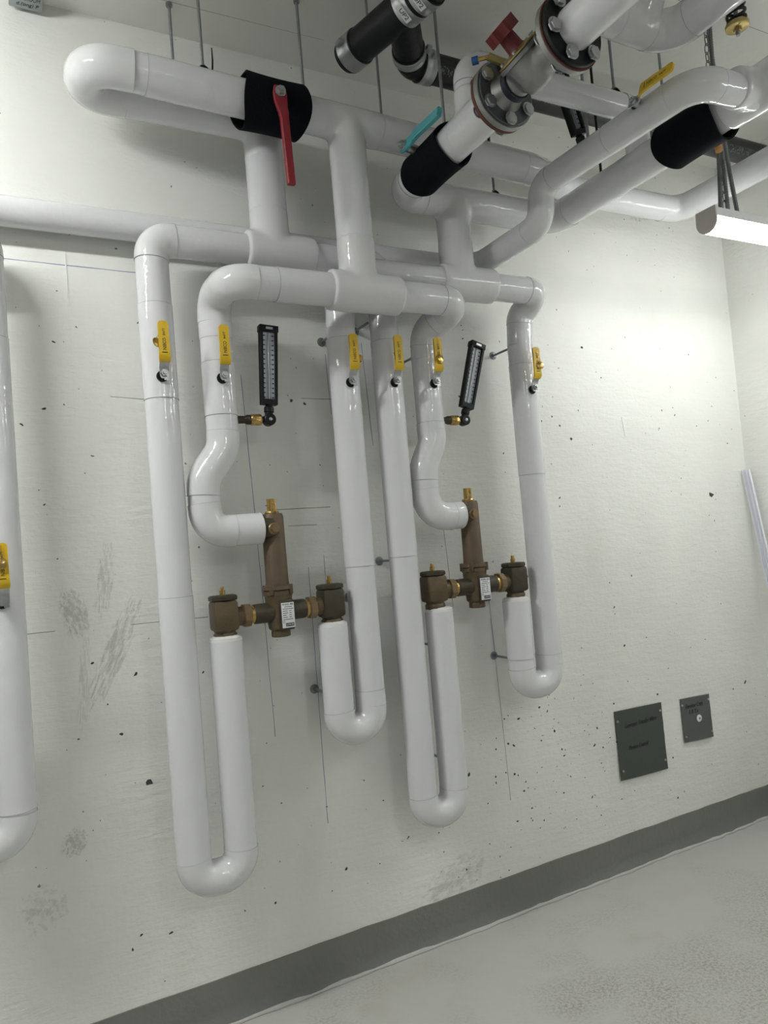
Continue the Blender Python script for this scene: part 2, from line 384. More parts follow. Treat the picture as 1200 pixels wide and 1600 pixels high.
def tee_cover(t, axis_pts, r, stem, rs, name='tee_cover', vox=0.0065, it=10):
    """fitting cover: run axis_pts (two points) radius r, stem from the run's axis to the point stem, radius rs; blended by remesh"""
    a, b = V(axis_pts[0]), V(axis_pts[1]); s0, s1 = V(stem[0]), V(stem[1])
    mb = MB(); mb.tube([a, a.lerp(b, .25), a.lerp(b, .5), a.lerp(b, .75), b], r, 40); mb.tube([s0, s0.lerp(s1, .5), s1], rs, 40)
    o = mb.build(name, 'pvc2', t)
    m = o.modifiers.new('blend', 'REMESH'); m.mode = 'VOXEL'; m.voxel_size = vox; m.use_smooth_shade = True
    sm = o.modifiers.new('soften', 'SMOOTH'); sm.factor = 0.5; sm.iterations = it
    return o

# ------------------------------------------------------------------ the room
XR, XL, YB, ZC = 3.47, -3.2, -6.2, 3.36
wall = struct(MB().box(((XR+XL)/2, 0.075, ZC/2), (XR-XL+0.3, 0.15, ZC)), 'wall_back', 'wall')
struct(MB().box((XR+0.075, YB/2, ZC/2), (0.15, -YB, ZC)), 'wall_right', 'wall_side')
struct(MB().box((XL-0.075, YB/2, ZC/2), (0.15, -YB, ZC)), 'wall_left', 'wall_far')
struct(MB().box(((XR+XL)/2, YB-0.075, ZC/2), (XR-XL+0.3, 0.15, ZC)), 'wall_front', 'wall_far')
struct(MB().box(((XR+XL)/2, YB/2, -0.075), (XR-XL+0.3, -YB+0.3, 0.15)), 'floor', 'floor')
ceil = struct(MB().box(((XR+XL)/2, YB/2, ZC+0.075), (XR-XL+0.3, -YB+0.3, 0.15)), 'ceiling', 'ceiling')
# grey painted base band with a wavering lower edge and the sealant bead on the floor joint
mb = MB(); n = 110; rows = []
for i in range(n+1):
    x = XL+(XR-XL)*i/n; w1 = random.uniform(-.0015, .0015)
    sec = [(0.0, 0.148+w1), (-0.003, 0.147+w1), (-0.004, 0.05), (-0.008+random.uniform(-.002, .002), 0.014), (-0.02, 0.0), (0.0, 0.0)]
    rows.append([len(mb.v)+k for k in range(6)])
    for (y, z) in sec: mb.v.append(V((x, y, z)))
for i in range(n):
    for k in range(6): mb.f.append((rows[i][k], rows[i+1][k], rows[i+1][(k+1) % 6], rows[i][(k+1) % 6]))
mb.f.append(tuple(rows[0])); mb.f.append(tuple(reversed(rows[-1])))
bb = struct(mb, 'baseboard_back', 'band')
pts = []
for i in range(160):
    x = XL+(XR-XL)*i/159; pts.append((x, -0.024-0.006*math.sin(x*9)*random.random()-random.uniform(0, .005), 0.004))
MB().tube(pts, [random.uniform(0.004, 0.009) for _ in pts], 8).build('sealant_bead', 'sealant', bb)
struct(MB().box((XR-0.002, YB/2, 0.074), (0.004, -YB, 0.148)), 'baseboard_right', 'band')

# layout lines and chips on the wall
def wline(x0, z0, x1, z1, mat, w=0.002):
    a, b = V((x0, -0.0002, z0)), V((x1, -0.0002, z1)); d = (b-a).normalized(); nrm = V((-d.z, 0, d.x))
    seg = max(2, int((b-a).length/0.05)); mb = MB(); L = []
    for i in range(seg+1):
        p = a.lerp(b, i/seg)+nrm*random.uniform(-.0006, .0006); ww = w*random.uniform(.4, .7)
        L.append(len(mb.v)); mb.v += [p-nrm*ww, p+nrm*ww]
    for i in range(seg): mb.f.append((L[i], L[i]+1, L[i+1]+1, L[i+1]))
    return mb.build('layout_line', mat, wall)
for a in ((0.797, 2.16, 0.812, 1.62, 'chalk'), (0.812, 1.60, 0.823, 0.885, 'chalk'), (0.996, 1.46, 0.993, 0.545, 'chalk'), (1.06, 1.5, 1.055, 1.20, 'pencil'),
          (1.775, 1.30, 1.795, 0.44, 'chalk'), (1.565, 2.0, 1.60, 1.25, 'pencil'), (1.20, 1.30, 1.215, 0.95, 'pencil'), (0.565, 1.30, 0.57, 1.0, 'chalk'),
          (0.066, 2.499, 0.47, 2.494, 'chalk'), (0.065, 1.339, 0.147, 1.338, 'pencil'), (0.88, 1.675, 1.101, 1.674, 'pencil'), (0.93, 1.614, 1.042, 1.611, 'pencil'),
          (0.354, 2.072, 0.466, 2.065, 'pencil'), (1.02, 2.079, 1.25, 2.078, 'pencil'), (0.37, 1.33, 0.62, 1.325, 'pencil'), (1.16, 1.31, 1.2, 1.30, 'pencil'),
          (2.62, 2.02, 2.63, 1.93, 'pencil'), (1.13, 2.25, 1.135, 2.02, 'pencil'), (1.285, 2.3, 1.30, 1.9, 'pencil')):
    wline(*a)
MB().box((0.246, -0.0008, 2.32), (0.005, 0.0016, 0.62)).build('form_ridge', 'wall', wall)
mb = MB()
def chip(x, z, r, e=None):
    e = e or random.uniform(1.0, 1.45)
    n = 7; i0 = len(mb.v); rot = random.uniform(0, PI); cx = V((math.cos(rot), 0, math.sin(rot))); cz = V((-math.sin(rot), 0, math.cos(rot)))
    mb.v.append(V((x, -0.0003, z)))
    for k in range(n):
        a = 2*PI*k/n; rr = r*random.uniform(.55, 1.15); mb.v.append(V((x, -0.0003, z))+cx*(rr*e*math.cos(a))+cz*(rr/e*math.sin(a)))
    for k in range(n): mb.f.append((i0, i0+1+k, i0+1+(k+1) % n))
for (x, z, r) in ((3.184, 1.631, .017), (3.19, 1.50, .005), (0.395, 0.823, .012), (2.677, 0.72, .006), (3.293, 0.677, .009), (3.2, 0.66, .005), (2.415, 2.341, .008), (2.516, 2.205, .005), (2.98, 1.72, .004),
                  (1.605, 0.585, .009), (0.09, 1.98, .006), (0.155, 2.03, .006), (0.14, 1.73, .004), (1.72, 2.10, .007), (1.75, 2.08, .006), (0.375, 1.17, .007), (0.32, 0.99, .006), (2.1, 1.24, .009), (2.05, 1.27, .005), (2.46, 1.15, .006), (2.5, 0.97, .006),
                  (0.43, 0.34, .006), (0.78, 0.33, .006), (1.05, 0.37, .006), (0.98, 2.07, .007), (1.03, 2.06, .007), (2.24, 1.98, .006), (2.2, 2.02, .005), (2.14, 2.0, .005), (2.3, 1.92, .008)):
    chip(x, z, r)
for _ in range(150):       # the dense field of bug holes right of the pipes
    chip(random.gauss(2.05, .22), random.gauss(0.55, .2), random.choice((.0015, .002, .003, .004, .006))*random.uniform(.7, 1.1))
for _ in range(130):
    chip(random.uniform(0.05, 3.4), random.uniform(0.2, 2.5), random.choice((.0015, .002, .002, .003, .005)))
o = mb.build('paint_chips', 'chip', wall); o['kind'] = 'stuff'
mb = MB(); a, b = V((0.48, -0.155, ZC-0.0003)), V((1.15, -0.17, ZC-0.0003))
mb.v += [a+V((0, -.0012, 0)), b+V((0, -.0006, 0)), b+V((0, .0006, 0)), a+V((0, .0012, 0))]; mb.f.append((0, 1, 2, 3)); mb.build('form_line', 'pencil', ceil)
mb = MB(); a, b = V((1.2, -0.8, ZC-0.0003)), V((2.9, -0.82, ZC-0.0003))
mb.v += [a+V((0, -.001, 0)), b+V((0, -.001, 0)), b+V((0, .001, 0)), a+V((0, .001, 0))]; mb.f.append((0, 1, 2, 3)); mb.build('form_line', 'pencil', ceil)

# ------------------------------------------------------------------ strip lights
def strip_light(axis, a0, a1, o, zt, s, label):
    t = thing('strip_light', label, 'light', ((a0+a1)/2, o, zt-0.085) if axis == 'x' else (o, (a0+a1)/2, zt-0.085), 'strip lights')
    P0 = (lambda a: V((a, o, zt))) if axis == 'x' else (lambda a: V((o, a, zt)))
    U, Z = (V((0, 1, 0)) if axis == 'x' else V((-1, 0, 0))), V((0, 0, 1))
    prof = [(-0.034, 0.0), (0.034, 0.0), (0.041, -0.036), (-0.041, -0.036)]
    MB().prism(prof, P0(a0), U, Z, a1-a0).build('housing', 'housing', t)
    lens = [(0.0425*math.cos(a), -0.046+0.040*math.sin(a)) for a in [0.22-(PI+0.44)*k/16 for k in range(17)]]
    MB().prism(lens, P0(a0+0.004), U, Z, a1-a0-0.008).build('lens', emit('lamp_lens', s), t)
    cap = [(-0.042, 0.002), (0.042, 0.002), (0.044, -0.046)]+[(0.043*math.cos(-PI*k/10), -0.046+0.041*math.sin(-PI*k/10)) for k in range(1, 10)]+[(-0.044, -0.046)]
    for aa in (a0-0.006, a1): MB().prism(cap, P0(aa), U, Z, 0.006).build('end_cap', 'endcap', t)
    return t
LAMP_LABELS = ['lit white strip light hanging in the corner under the pipes', 'strip light out of view beyond the left edge, near the wall', 'strip light out of view behind the viewer, left one of two',
               'strip light out of view behind the viewer, right one of two', 'added fill strip light, out of view at the right wall']
for i, (axis, x0, x1, y, z, s) in enumerate(STRIPS):
    t = strip_light(axis, x0, x1, y, z, s, LAMP_LABELS[i])
    for xx in ((x0+0.1, x1-0.1) if i else (x1-0.1,)):
        q = (xx, y) if axis == 'x' else (y, xx)
        MB().cyl((q[0], q[1], z), (q[0], q[1], ZC), 0.003, n=8).build('hanger', 'rod', t)
    if i == 0:
        xx = x0+0.115
        for k, (dx, bend) in enumerate(((-0.028, -0.02), (-0.002, 0.0), (0.03, 0.03))):       # flexible conduits to the lamp
            pts = [V((xx+0.01*k+0.02*(1-q)*0+bend*(1-q)**3+dx*(1-q), y+0.01*(k-1), z+(ZC-z)*q)) for q in [j/24 for j in range(25)]]
            pp = []; rr = []
            for j in range(len(pts)-1):
                for q in range(6):
                    pp.append(pts[j].lerp(pts[j+1], q/6)); rr.append(0.0085 if q % 2 else 0.0072)
            MB().tube(pp, rr, 12).build('flex_conduit', 'conduit', t)
        mb = MB()
        for j in range(22):                                                                    # hanging chain
            c = V((xx-0.035+0.012*math.sin(j*.3), y-0.02, z+0.02+0.033*j)); ring = []
            ax = V((1, 0, 0)) if j % 2 else V((0, 1, 0))
            for q in range(11):
                a = 2*PI*q/10; ring.append(c+ax*(0.008*math.cos(a))+V((0, 0, 0.021*math.sin(a))))
            mb.tube(ring, 0.0018, 6)
        mb.build('chain', 'conduit', t)
        MB().lathe([(0.004, 0), (0.013, 0.004), (0.013, 0.03), (0.008, 0.036)], (xx-0.04, y-0.025, 2.86), (0.1, 0.2, 1), 12).build('wire_connector', 'orange', t)

# ------------------------------------------------------------------ white insulated pipework
D0, DB, D3 = -0.15, -0.32, -0.25
R1 = 0.052
Z1, Z3, ZB = 2.551, 2.474, 2.374
XR0, XR1, XR2, XR3, XR4, XR5, XR6 = 0.012, 0.486, 0.674, 1.130, 1.307, 1.474, 1.935
def trap(name, label, x, leg, zbot, ztop, splits, legtop=1.255, r=R1):
    t = thing(name, label, 'pipe', (x, D0, zbot), 'white risers with a U bend at the foot')
    pts = [(x, D0, ztop), (x, D0, zbot), (leg, D0, zbot), (leg, D0, legtop)]
    lay_pipe(t, pts, r, 0.062, splits, ext=0.012, k=1.035)
    MB().lathe([(r-0.004, 0), (r, 0.002), (r*.97, 0.014), (r*.8, 0.02), (0.03, 0.021)], (leg, D0, legtop-0.004), (0, 0, 1), 40).build('end_seal', 'mastic', t)
    return t
# riser at the left edge of the picture
t = thing('insulated_riser', 'white insulated riser cut by the left edge of the photo', 'pipe', (XR0, D0, 0.79), 'white risers with a U bend at the foot')
lay_pipe(t, [(-0.6, D0, 2.51), (XR0, D0, 2.51), (XR0, D0, 0.79), (-0.135, D0, 0.79), (-0.135, D0, 1.255)], R1, 0.062, [(XR0, D0, 0.87), (XR0, D0, 2.2)], k=1.02)
trap('insulated_riser', 'longest white riser left of the other five, with its U bend lowest', XR1, 0.634, 0.534, Z1-0.14, [(XR1, D0, 2.332), (XR1, D0, 2.03), (XR1, D0, 1.41)])
trap('insulated_riser', 'middle white riser, its U bend ending under the left bronze valve', XR3, 1.008, 0.894, 2.30, [(XR3, D0, 2.26), (XR3, D0, 1.45), (XR3, D0, 1.02)])
trap('insulated_riser', 'white riser with a low U bend under the left side of the right bronze valve', XR4, 1.439, 0.538, Z1-0.14, [(XR4, D0, 2.26), (XR4, D0, 1.47)])
trap('insulated_riser', 'rightmost white riser with the highest and shortest U bend', XR6, 1.797, 0.918, 2.28, [(XR6, D0, 2.2), (XR6, D0, 1.75), (1.797, D0, 1.03), (XR6, D0, 1.03)])
# the two outlet risers
def outlet(label, x, xl, zj0, zj1, xend, zend, ztop, splits, bend, r=R1):
    t = thing('outlet_pipe', label, 'pipe', (xl, D0, zend), 'jogged white outlet pipes')
    lay_pipe(t, [(x, D0, ztop), (x, D0, zj0), (xl, D0, zj1), (xl, D0, zend), (xend, D0, zend)], r, bend, splits, ext=0.02, k=1.03)
    MB().lathe([(r*1.01, 0), (r*1.02, 0.004), (r*.9, 0.007), (0.03, 0.008)], (xend-0.002, D0, zend), (1, 0, 0), 40).build('end_seal', 'mastic', t)
    return t
outlet('white outlet pipe jogging left above the left bronze valve', XR2, 0.598, 1.875, 1.775, 0.775, 1.606, ZB-0.14, [(XR2, D0, 2.27), (XR2, D0, 2.155), (XR2, D0, 1.98)], [0.10, 0.10, 0.07])
outlet('white outlet pipe jogging left above the right bronze valve', XR5, 1.425, 1.885, 1.79, 1.57, 1.607, 2.20, [(XR5, D0, 2.25), (XR5, D0, 1.96)], [0.11, 0.11, 0.085])
# header of the left supply: arm, tee and run to the fourth riser
t = thing('supply_header', 'rear white header carrying the longest riser and a tee up to the ceiling loop', 'pipe', (0.9, D0, Z1), 'white headers')
lay_pipe(t, [(XR1, D0, Z1-0.14), (XR1, D0, Z1), (XR4, D0, Z1), (XR4, D0, Z1-0.14)], R1, 0.062)
tee_cover(t, [(0.797, D0, Z1), (1.043, D0, Z1)], 0.067, [(0.89, D0, Z1), (0.89, D0, 2.70)], 0.067)
MB().cyl((0.89, D0, 2.69), (0.89, D0, 2.92), 0.065, n=40).build('pipe_jacket', 'pvc', t)
# loop under the ceiling
ZH = lambda x: 2.985-0.031*(x-0.31)
t = thing('ceiling_loop', 'white pipe loop under the ceiling through the black wrapped valve with red lever', 'pipe', (0.31, DB, 2.93), 'white headers')
lay_pipe(t, [(0.79, D0, 3.0), (0.31, D0, 3.0), (0.31, DB, 2.985), (1.05, DB, ZH(1.05))], 0.057, 0.075, [(0.47, DB, ZH(0.47))], ext=0.05, k=1.03)
tee_cover(t, [(0.72, D0, 3.0), (0.90, D0, 3.0)], 0.058, [(0.89, D0, 3.0), (0.89, D0, 2.86)], 0.066, 'elbow_cover')
tee_cover(t, [(1.03, DB, ZH(1.03)), (1.26, DB, ZH(1.26))], 0.060, [(1.13, DB, ZH(1.13)), (1.13, DB, 2.80)], 0.064, it=14)
lay_pipe(t, [(1.25, DB, ZH(1.25)), (1.93, DB, ZH(1.93)), (2.25, -0.215, 2.945), (2.885, -0.215, 2.952), (2.86, -2.9, 2.952), (2.86, -2.9, ZC)], 0.057, [0.08, 0.08, 0.075, 0.08], [(1.55, DB, ZH(1.55))], ext=0.04, k=1.02)
MB().cyl((1.13, DB, 2.81), (1.13, DB, 2.53), 0.0625, n=40).build('pipe_jacket', 'pvc', t)
# front header joining the two outlets
t = thing('outlet_header', 'front white header joining the two jogged outlet pipes below its tee', 'pipe', (1.13, DB, ZB), 'white headers')
lay_pipe(t, [(XR2, D0, ZB-0.14), (XR2, D0, ZB), (XR2+0.012, DB, ZB), (1.1, DB, ZB)], 0.0535, [0.065, 0.065], [(0.83, DB, ZB)], ext=0.02, k=1.02)
lay_pipe(t, [(1.2, DB, ZB), (1.542, DB, ZB), (XR5+0.004, D0-0.004, 2.31), (XR5, D0, 2.20)], 0.0535, [0.056, 0.07], ext=0.012, k=1.02)
tee_cover(t, [(1.018, DB, ZB), (1.28, DB, ZB)], 0.0675, [(1.13, DB, ZB), (1.13, DB, 2.56)], 0.0645)
# header of the right supply
t = thing('supply_header', 'white header with a tee above the rightmost riser, tucked behind the front header', 'pipe', (1.588, D3, Z3), 'white headers')
lay_pipe(t, [(XR3, D0, 2.30), (XR3+0.004, D0-0.004, 2.40), (XR3+0.03, D3, Z3), (1.6, D3, Z3)], R1, [0.05, 0.05])
lay_pipe(t, [(1.6, D3, Z3), (1.985, D3, Z3), (XR6+0.006, D0-0.006, 2.405), (XR6, D0, 2.28)], R1, [0.052, 0.06], [(1.9, D3, Z3)], ext=0.008, k=1.02)
tee_cover(t, [(1.502, D3, Z3), (1.742, D3, Z3)], 0.066, [(1.588, D3, Z3), (1.588, D3, 2.64)], 0.065)
MB().cyl((1.588, D3, 2.63), (1.588, D3, 2.70), 0.0635, n=40).build('pipe_jacket', 'pvc', t)
# cold main: from the flanged valve along the wall and back towards the viewer
ZM, XS, XQ = 2.785, 1.368, 2.092
t = thing('cold_main', 'white main below the ceiling between the teal lever and the right foam wrap', 'pipe', (XQ, D3, ZM), 'white headers')
lay_pipe(t, [(XS, -0.845, ZM), (XS, D3, ZM), (XQ, D3, ZM), (XQ, -1.30, ZM)], 0.0585, [0.075, 0.075], [(1.458, D3, ZM)], ext=0.02, k=1.03)
tee_cover(t, [(1.49, D3, ZM), (1.69, D3, ZM)], 0.0605, [(1.588, D3, ZM), (1.588, D3, 2.67)], 0.064, it=14)
tee_cover(t, [(XS, -0.635, ZM), (XS, -0.838, ZM)], 0.0595, [(XS, -0.705, ZM), (XS, -0.705, 2.90)], 0.048, it=12)
tee_cover(t, [(XQ, -1.06, ZM), (XQ, -1.32, ZM)], 0.068, [(XQ, -1.165, ZM), (1.975, -1.165, 2.765)], 0.058, it=14)
lay_pipe(t, [(XQ, -1.30, ZM), (XQ+0.01, -2.8, ZM), (XQ+0.01, -2.8, ZC)], 0.066, 0.08)
# bypass above the flanged valve
t = thing('bypass_pipe', 'white bypass pipe rising beside the flange and running right under the ceiling', 'pipe', (1.7, -0.705, 2.94), 'white headers')
lay_pipe(t, [(XS, -0.705, 2.885), (XS, -0.705, 2.984), (XQ, -0.705, 2.984), (XQ, -0.705, 2.80)], 0.0435, 0.06, k=1.03)
# wall pipe that turns out and passes over the main
t = thing('long_pipe', 'thin white pipe along the wall that bends out and carries a yellow lever', 'pipe', (0.2, -0.055, 2.63), 'white headers')
lay_pipe(t, [(XL, -0.055, 2.632), (1.70, -0.058, 2.622), (1.782, -0.14, 2.612), (1.782, -0.515, 2.612), (1.785, -0.525, 2.748), (1.815, -1.165, 2.748), (XQ-0.02, -1.165, 2.765)], 0.046, [0.08, 0.08, 0.062, 0.062, 0.075], [(1.8, -0.85, 2.748)], ext=0.008, k=1.02)
# pipe crossing near the ceiling at top right
t = thing('return_pipe', 'white pipe elbow high at the top right behind the flanged pipe', 'pipe', (1.93, -1.0, 2.97), 'white headers')
lay_pipe(t, [(1.50, -1.0, ZC), (1.50, -1.0, 3.02), (1.93, -1.0, 3.02), (1.945, -2.6, 3.02), (1.945, -2.6, ZC)], 0.056, 0.08, k=1.04)
tee_cover(t, [(1.70, -1.0, 3.02), (1.86, -1.0, 3.02)], 0.058, [(1.80, -1.02, 3.02), (1.80, -1.09, 3.17)], 0.05)
lay_pipe(t, [(1.80, -1.09, 3.16), (1.80, -1.18, ZC)], 0.047, 0.05)

# ------------------------------------------------------------------ black foam wraps
def wrap(label, a, b, r, gap_dir, seed):
    a, b = V(a), V(b); d = (b-a).normalized(); u = V(gap_dir); u = (u-d*u.dot(d)).normalized(); w = d.cross(u)
    rnd = random.Random(seed); n, m = 48, 9; th = 0.007; mb = MB(); L = (b-a).length
    idx = {}
    for layer in (0, 1):
        for i in range(m):
            f = i/(m-1)
            for k in range(n+1):
                ang = 0.10+(2*PI-0.12)*k/n
                rr = r*(1+0.02*math.sin(3*ang+seed)+0.035*(2*f-1)**2)+(0.012*(k/n)**6) - (th if layer else 0)
                s = f*L+0.010*math.sin(2*ang+seed*1.3)*(2*f-1)
                idx[layer, i, k] = len(mb.v); mb.v.append(a+d*s+u*(rr*math.cos(ang))+w*(rr*math.sin(ang)))
    for i in range(m-1):
        for k in range(n):
            mb.f.append((idx[0, i, k], idx[0, i, k+1], idx[0, i+1, k+1], idx[0, i+1, k])); mb.f.append((idx[1, i, k], idx[1, i+1, k], idx[1, i+1, k+1], idx[1, i, k+1]))
    for k in range(n):
        for i in (0, m-1): mb.f.append((idx[0, i, k], idx[1, i, k], idx[1, i, k+1], idx[0, i, k+1]))
    for i in range(m-1):
        for k in (0, n): mb.f.append((idx[0, i, k], idx[0, i+1, k], idx[1, i+1, k], idx[1, i, k]))
    return top(mb, 'foam_wrap', 'foam', label, 'pipe wrap', a.lerp(b, .5)-V((0, 0, r)), 'black foam wraps')
wrap('black foam wrap behind the red lever on the ceiling loop', (0.762, DB, ZH(0.762)-0.004), (0.965, DB, ZH(0.965)-0.004), 0.082, (0, 1, 0.2), 1)
wrap('black foam wrap under the teal lever', (XS, -0.385, ZM), (XS, -0.605, ZM), 0.071, (0.3, 0, 1), 2)
wrap('black foam wrap at the right above the strip light', (XQ, -0.835, ZM), (XQ, -1.045, ZM), 0.079, (0, 0, 1), 3)

# ------------------------------------------------------------------ lever of the red and of the teal valve
def big_lever(name, label, pivot, out, along, L, mat, w0=0.024, w1=0.013, crank=0.012):
    out, along = V(out).normalized(), V(along).normalized(); side = out.cross(along); p = V(pivot)
    t = thing(name, label, 'valve lever', pivot, 'large valve levers'); 
    MB().cyl(p-out*0.04, p, 0.016, n=20).build('stem', 'zinc', t)
    mb = MB(); N = 14; prev = None
    for i in range(N+1):
        f = i/N; s = -0.02+f*(L+0.02)
        w = w0*(1-0.25*max(0, -s)/0.02) if s < 0.02 else (w0+(w1-w0)*min(1, (s-0.02)/0.07) if s < 0.09 else w1*(1-0.06*(s-0.09)/(L-0.09)))
        off = 0.004+crank*min(1, max(0, (s-0.03)/0.05)); th = 0.012 if s < 0.05 else 0.017
        c = p+along*s+out*off; i0 = len(mb.v); ch = 0.003
        for (a, b) in ((-w+ch, 0), (w-ch, 0), (w, ch), (w, th-ch), (w-ch, th), (-w+ch, th), (-w, th-ch), (-w, ch)): mb.v.append(c+side*a+out*b)
        if prev is None: mb.f.append(tuple(range(i0+7, i0-1, -1)))
        else: mb.bridge(prev, i0, 8)
        prev = i0
    mb.f.append(tuple(range(prev, prev+8)))
    mb.build('lever_arm', mat, t, ang=30)
    MB().cyl(p+out*0.012, p+out*0.020, 0.017, n=24).build('washer', 'zinc', t)
    MB().cyl(p+out*0.020, p+out*0.030, 0.0135, n=6).build('nut', 'zinc', t)
    MB().cyl(p+out*0.030, p+out*0.037, 0.007, n=16).build('bolt_end', 'zinc', t)
    return t
big_lever('red_lever', 'long red valve lever hanging in front of the black foam wrap', (0.858, DB-0.088, 2.952), (0, -1, 0), (0.03, 0, -1), 0.30, 'red', 0.023, 0.0135)
big_lever('teal_lever', 'teal valve lever lying along the black wrapped pipe', (1.283, -0.462, 2.832), (-0.97, 0, 0.2), (0.03, -1, -0.03), 0.215, 'teal', 0.021, 0.0165, 0.004)

# ------------------------------------------------------------------ small yellow ball valve levers (pivot at the origin, facing -y)
def ball_valve_lever():
    t = thing('ball_valve_lever', '', 'valve lever', (0, 0, 0), 'yellow ball valve levers', local=True)
    MB().cyl((0, 0.05, 0), (0, -0.002, 0), 0.013, n=20).build('stem', 'zinc', t)
    mb = MB(); mb.lathe([(0.0165, 0), (0.0175, 0.003), (0.0165, 0.005)], (-0.005, 0.014, -0.007), (0, -1, 0), 24); mb.build('stem_seal', 'blackpaint', t)
    def bent(path, w, th, y0, name, mat, taper=0.0):
        mb = MB(); prev = None
        for i, (y, z, ww) in enumerate(path):
            i0 = len(mb.v); y = y+y0
            for (a, b) in ((-ww, 0), (ww, 0), (ww, th), (-ww, th)): mb.v.append(V((a, y-b, z)))
            if prev is None: mb.f.append((i0+3, i0+2, i0+1, i0))
            else: mb.bridge(prev, i0, 4)
            prev = i0
        mb.f.append((prev, prev+1, prev+2, prev+3)); return mb.build(name, mat, t, ang=35)
    bent([(0, -0.016, 0.009), (0, -0.010, 0.0135), (0, 0.015, 0.0145), (-0.004, 0.024, 0.0145), (-0.02, 0.040, 0.0145), (-0.023, 0.06, 0.013), (-0.023, 0.145, 0.011)], 0, 0.0032, 0.0, 'lever_plate', 'zinc')
    g = bent([(-0.013, 0.031, 0.0160), (-0.0205, 0.042, 0.0178), (-0.0215, 0.06, 0.0165), (-0.0215, 0.10, 0.0158), (-0.0215, 0.146, 0.0158), (-0.0215, 0.152, 0.0135), (-0.0215, 0.1555, 0.009)], 0, 0.0075, 0.0, 'grip', 'yellow')
    text('NIBCO', 0.015, 'ink', g, face_mw((0.001, -0.0292, 0.084), (0, 0, 1), (-1, 0, 0)), spacing=1.0, width=0.036)
    text('847T', 0.0105, 'ink', g, face_mw((0.001, -0.0292, 0.122), (0, 0, 1), (-1, 0, 0)), width=0.022)
    MB().box((0, -0.0292, 0.058), (0.017, 0.0006, 0.0022)).build('print_bar', 'ink', g)
    MB().cyl((0, -0.003, 0), (0, -0.012, 0), 0.0115, n=6).build('nut', 'zinc', t)
    MB().cyl((0, -0.012, 0), (0, -0.018, 0), 0.006, n=14).build('stem_end', 'zinc', t)
    MB().box((0.006, -0.002, -0.017), (0.014, 0.003, 0.008)).build('stop_tab', 'zinc', t)
    return t
proto = ball_valve_lever()
LV = [(XR0, 1.454, 'yellow lever on the riser cut by the left edge of the photo'),
      (XR1, 2.10, 'leftmost of the six yellow levers in the row, on the longest riser'),
      (XR2, 2.10, 'yellow lever left of the upright thermometer, second in the row'),
      (XR3, 2.10, 'yellow lever third in the row, under the left end of the front tee'),
      (XR4, 2.105, 'yellow lever fourth in the row, just right of the third'),
      (XR5, 2.106, 'yellow lever left of the tilted thermometer, fifth in the row'),
      (XR6, 2.094, 'rightmost yellow lever in the row, on the rightmost riser')]
for i, (x, z, lab) in enumerate(LV):
    o = proto if i == 0 else copy_tree(proto)
    o.location = (x, D0-R1-0.016, z); o['label'] = lab
o = copy_tree(proto); o['label'] = 'yellow lever on the pipe under the ceiling beside the right foam wrap'
# lies along the pipe towards the viewer: local z -> -y, local -y -> up and left
zz = V((0.047, -1, 0)).normalized(); oo = V((-0.93, 0, 0.32)).normalized(); oo = (oo-zz*oo.dot(zz)).normalized(); xx = (-oo).cross(zz)
B = Matrix((xx, -oo, zz)).transposed().to_4x4()
o.matrix_world = Matrix.Translation(V((1.806, -1.0, 2.752))+oo*0.058) @ B
# brass tags on bead chains
def valve_tag(label, x, z, dx, dz=0.075, tilt=0.0, yy=-0.034):
    y = D0-R1-0.016+yy; c = V((x+dx, y, z+dz))
    t = thing('valve_tag', label, 'tag', c, 'round brass valve tags')
    MB().lathe([(0.0145, 0), (0.0155, 0.0008), (0.0145, 0.0016)], c, (math.sin(tilt), -math.cos(tilt), 0.1), 24).build('disc', 'brass', t)
    mb = MB(); a = V((x, y+0.003, z+0.148)); b = c+V((0, -0.001, 0.013)); 
    for k in range(15):
        p = a.lerp(b, k/14)+V((0, -0.002, -0.004*math.sin(PI*k/14))); mb.lathe([(0.0004, -0.0017), (0.0015, -0.0008), (0.0015, 0.0008), (0.0004, 0.0017)], p, (0, 0, 1), 6)
    mb.build('bead_chain', 'brass', t)
valve_tag('brass tag on the yellow lever at the left edge of the photo', XR0, 1.454, -0.002, 0.1)
valve_tag('brass tag peeping out left of the leftmost yellow lever in the row', XR1, 2.10, -0.022, 0.088, 0.5, -0.026)
valve_tag('brass tag peeping out right of the third yellow lever', XR3, 2.10, 0.018, 0.07, -0.6, -0.02)
valve_tag('brass tag peeping out left of the fourth yellow lever', XR4, 2.105, -0.016, 0.078, 0.9, -0.02)
valve_tag('brass tag in front of the fifth yellow lever', XR5, 2.106, 0.003, 0.076, 0.2)
valve_tag('brass tag in front of the rightmost yellow lever', XR6, 2.094, 0.010, 0.082, -0.2)

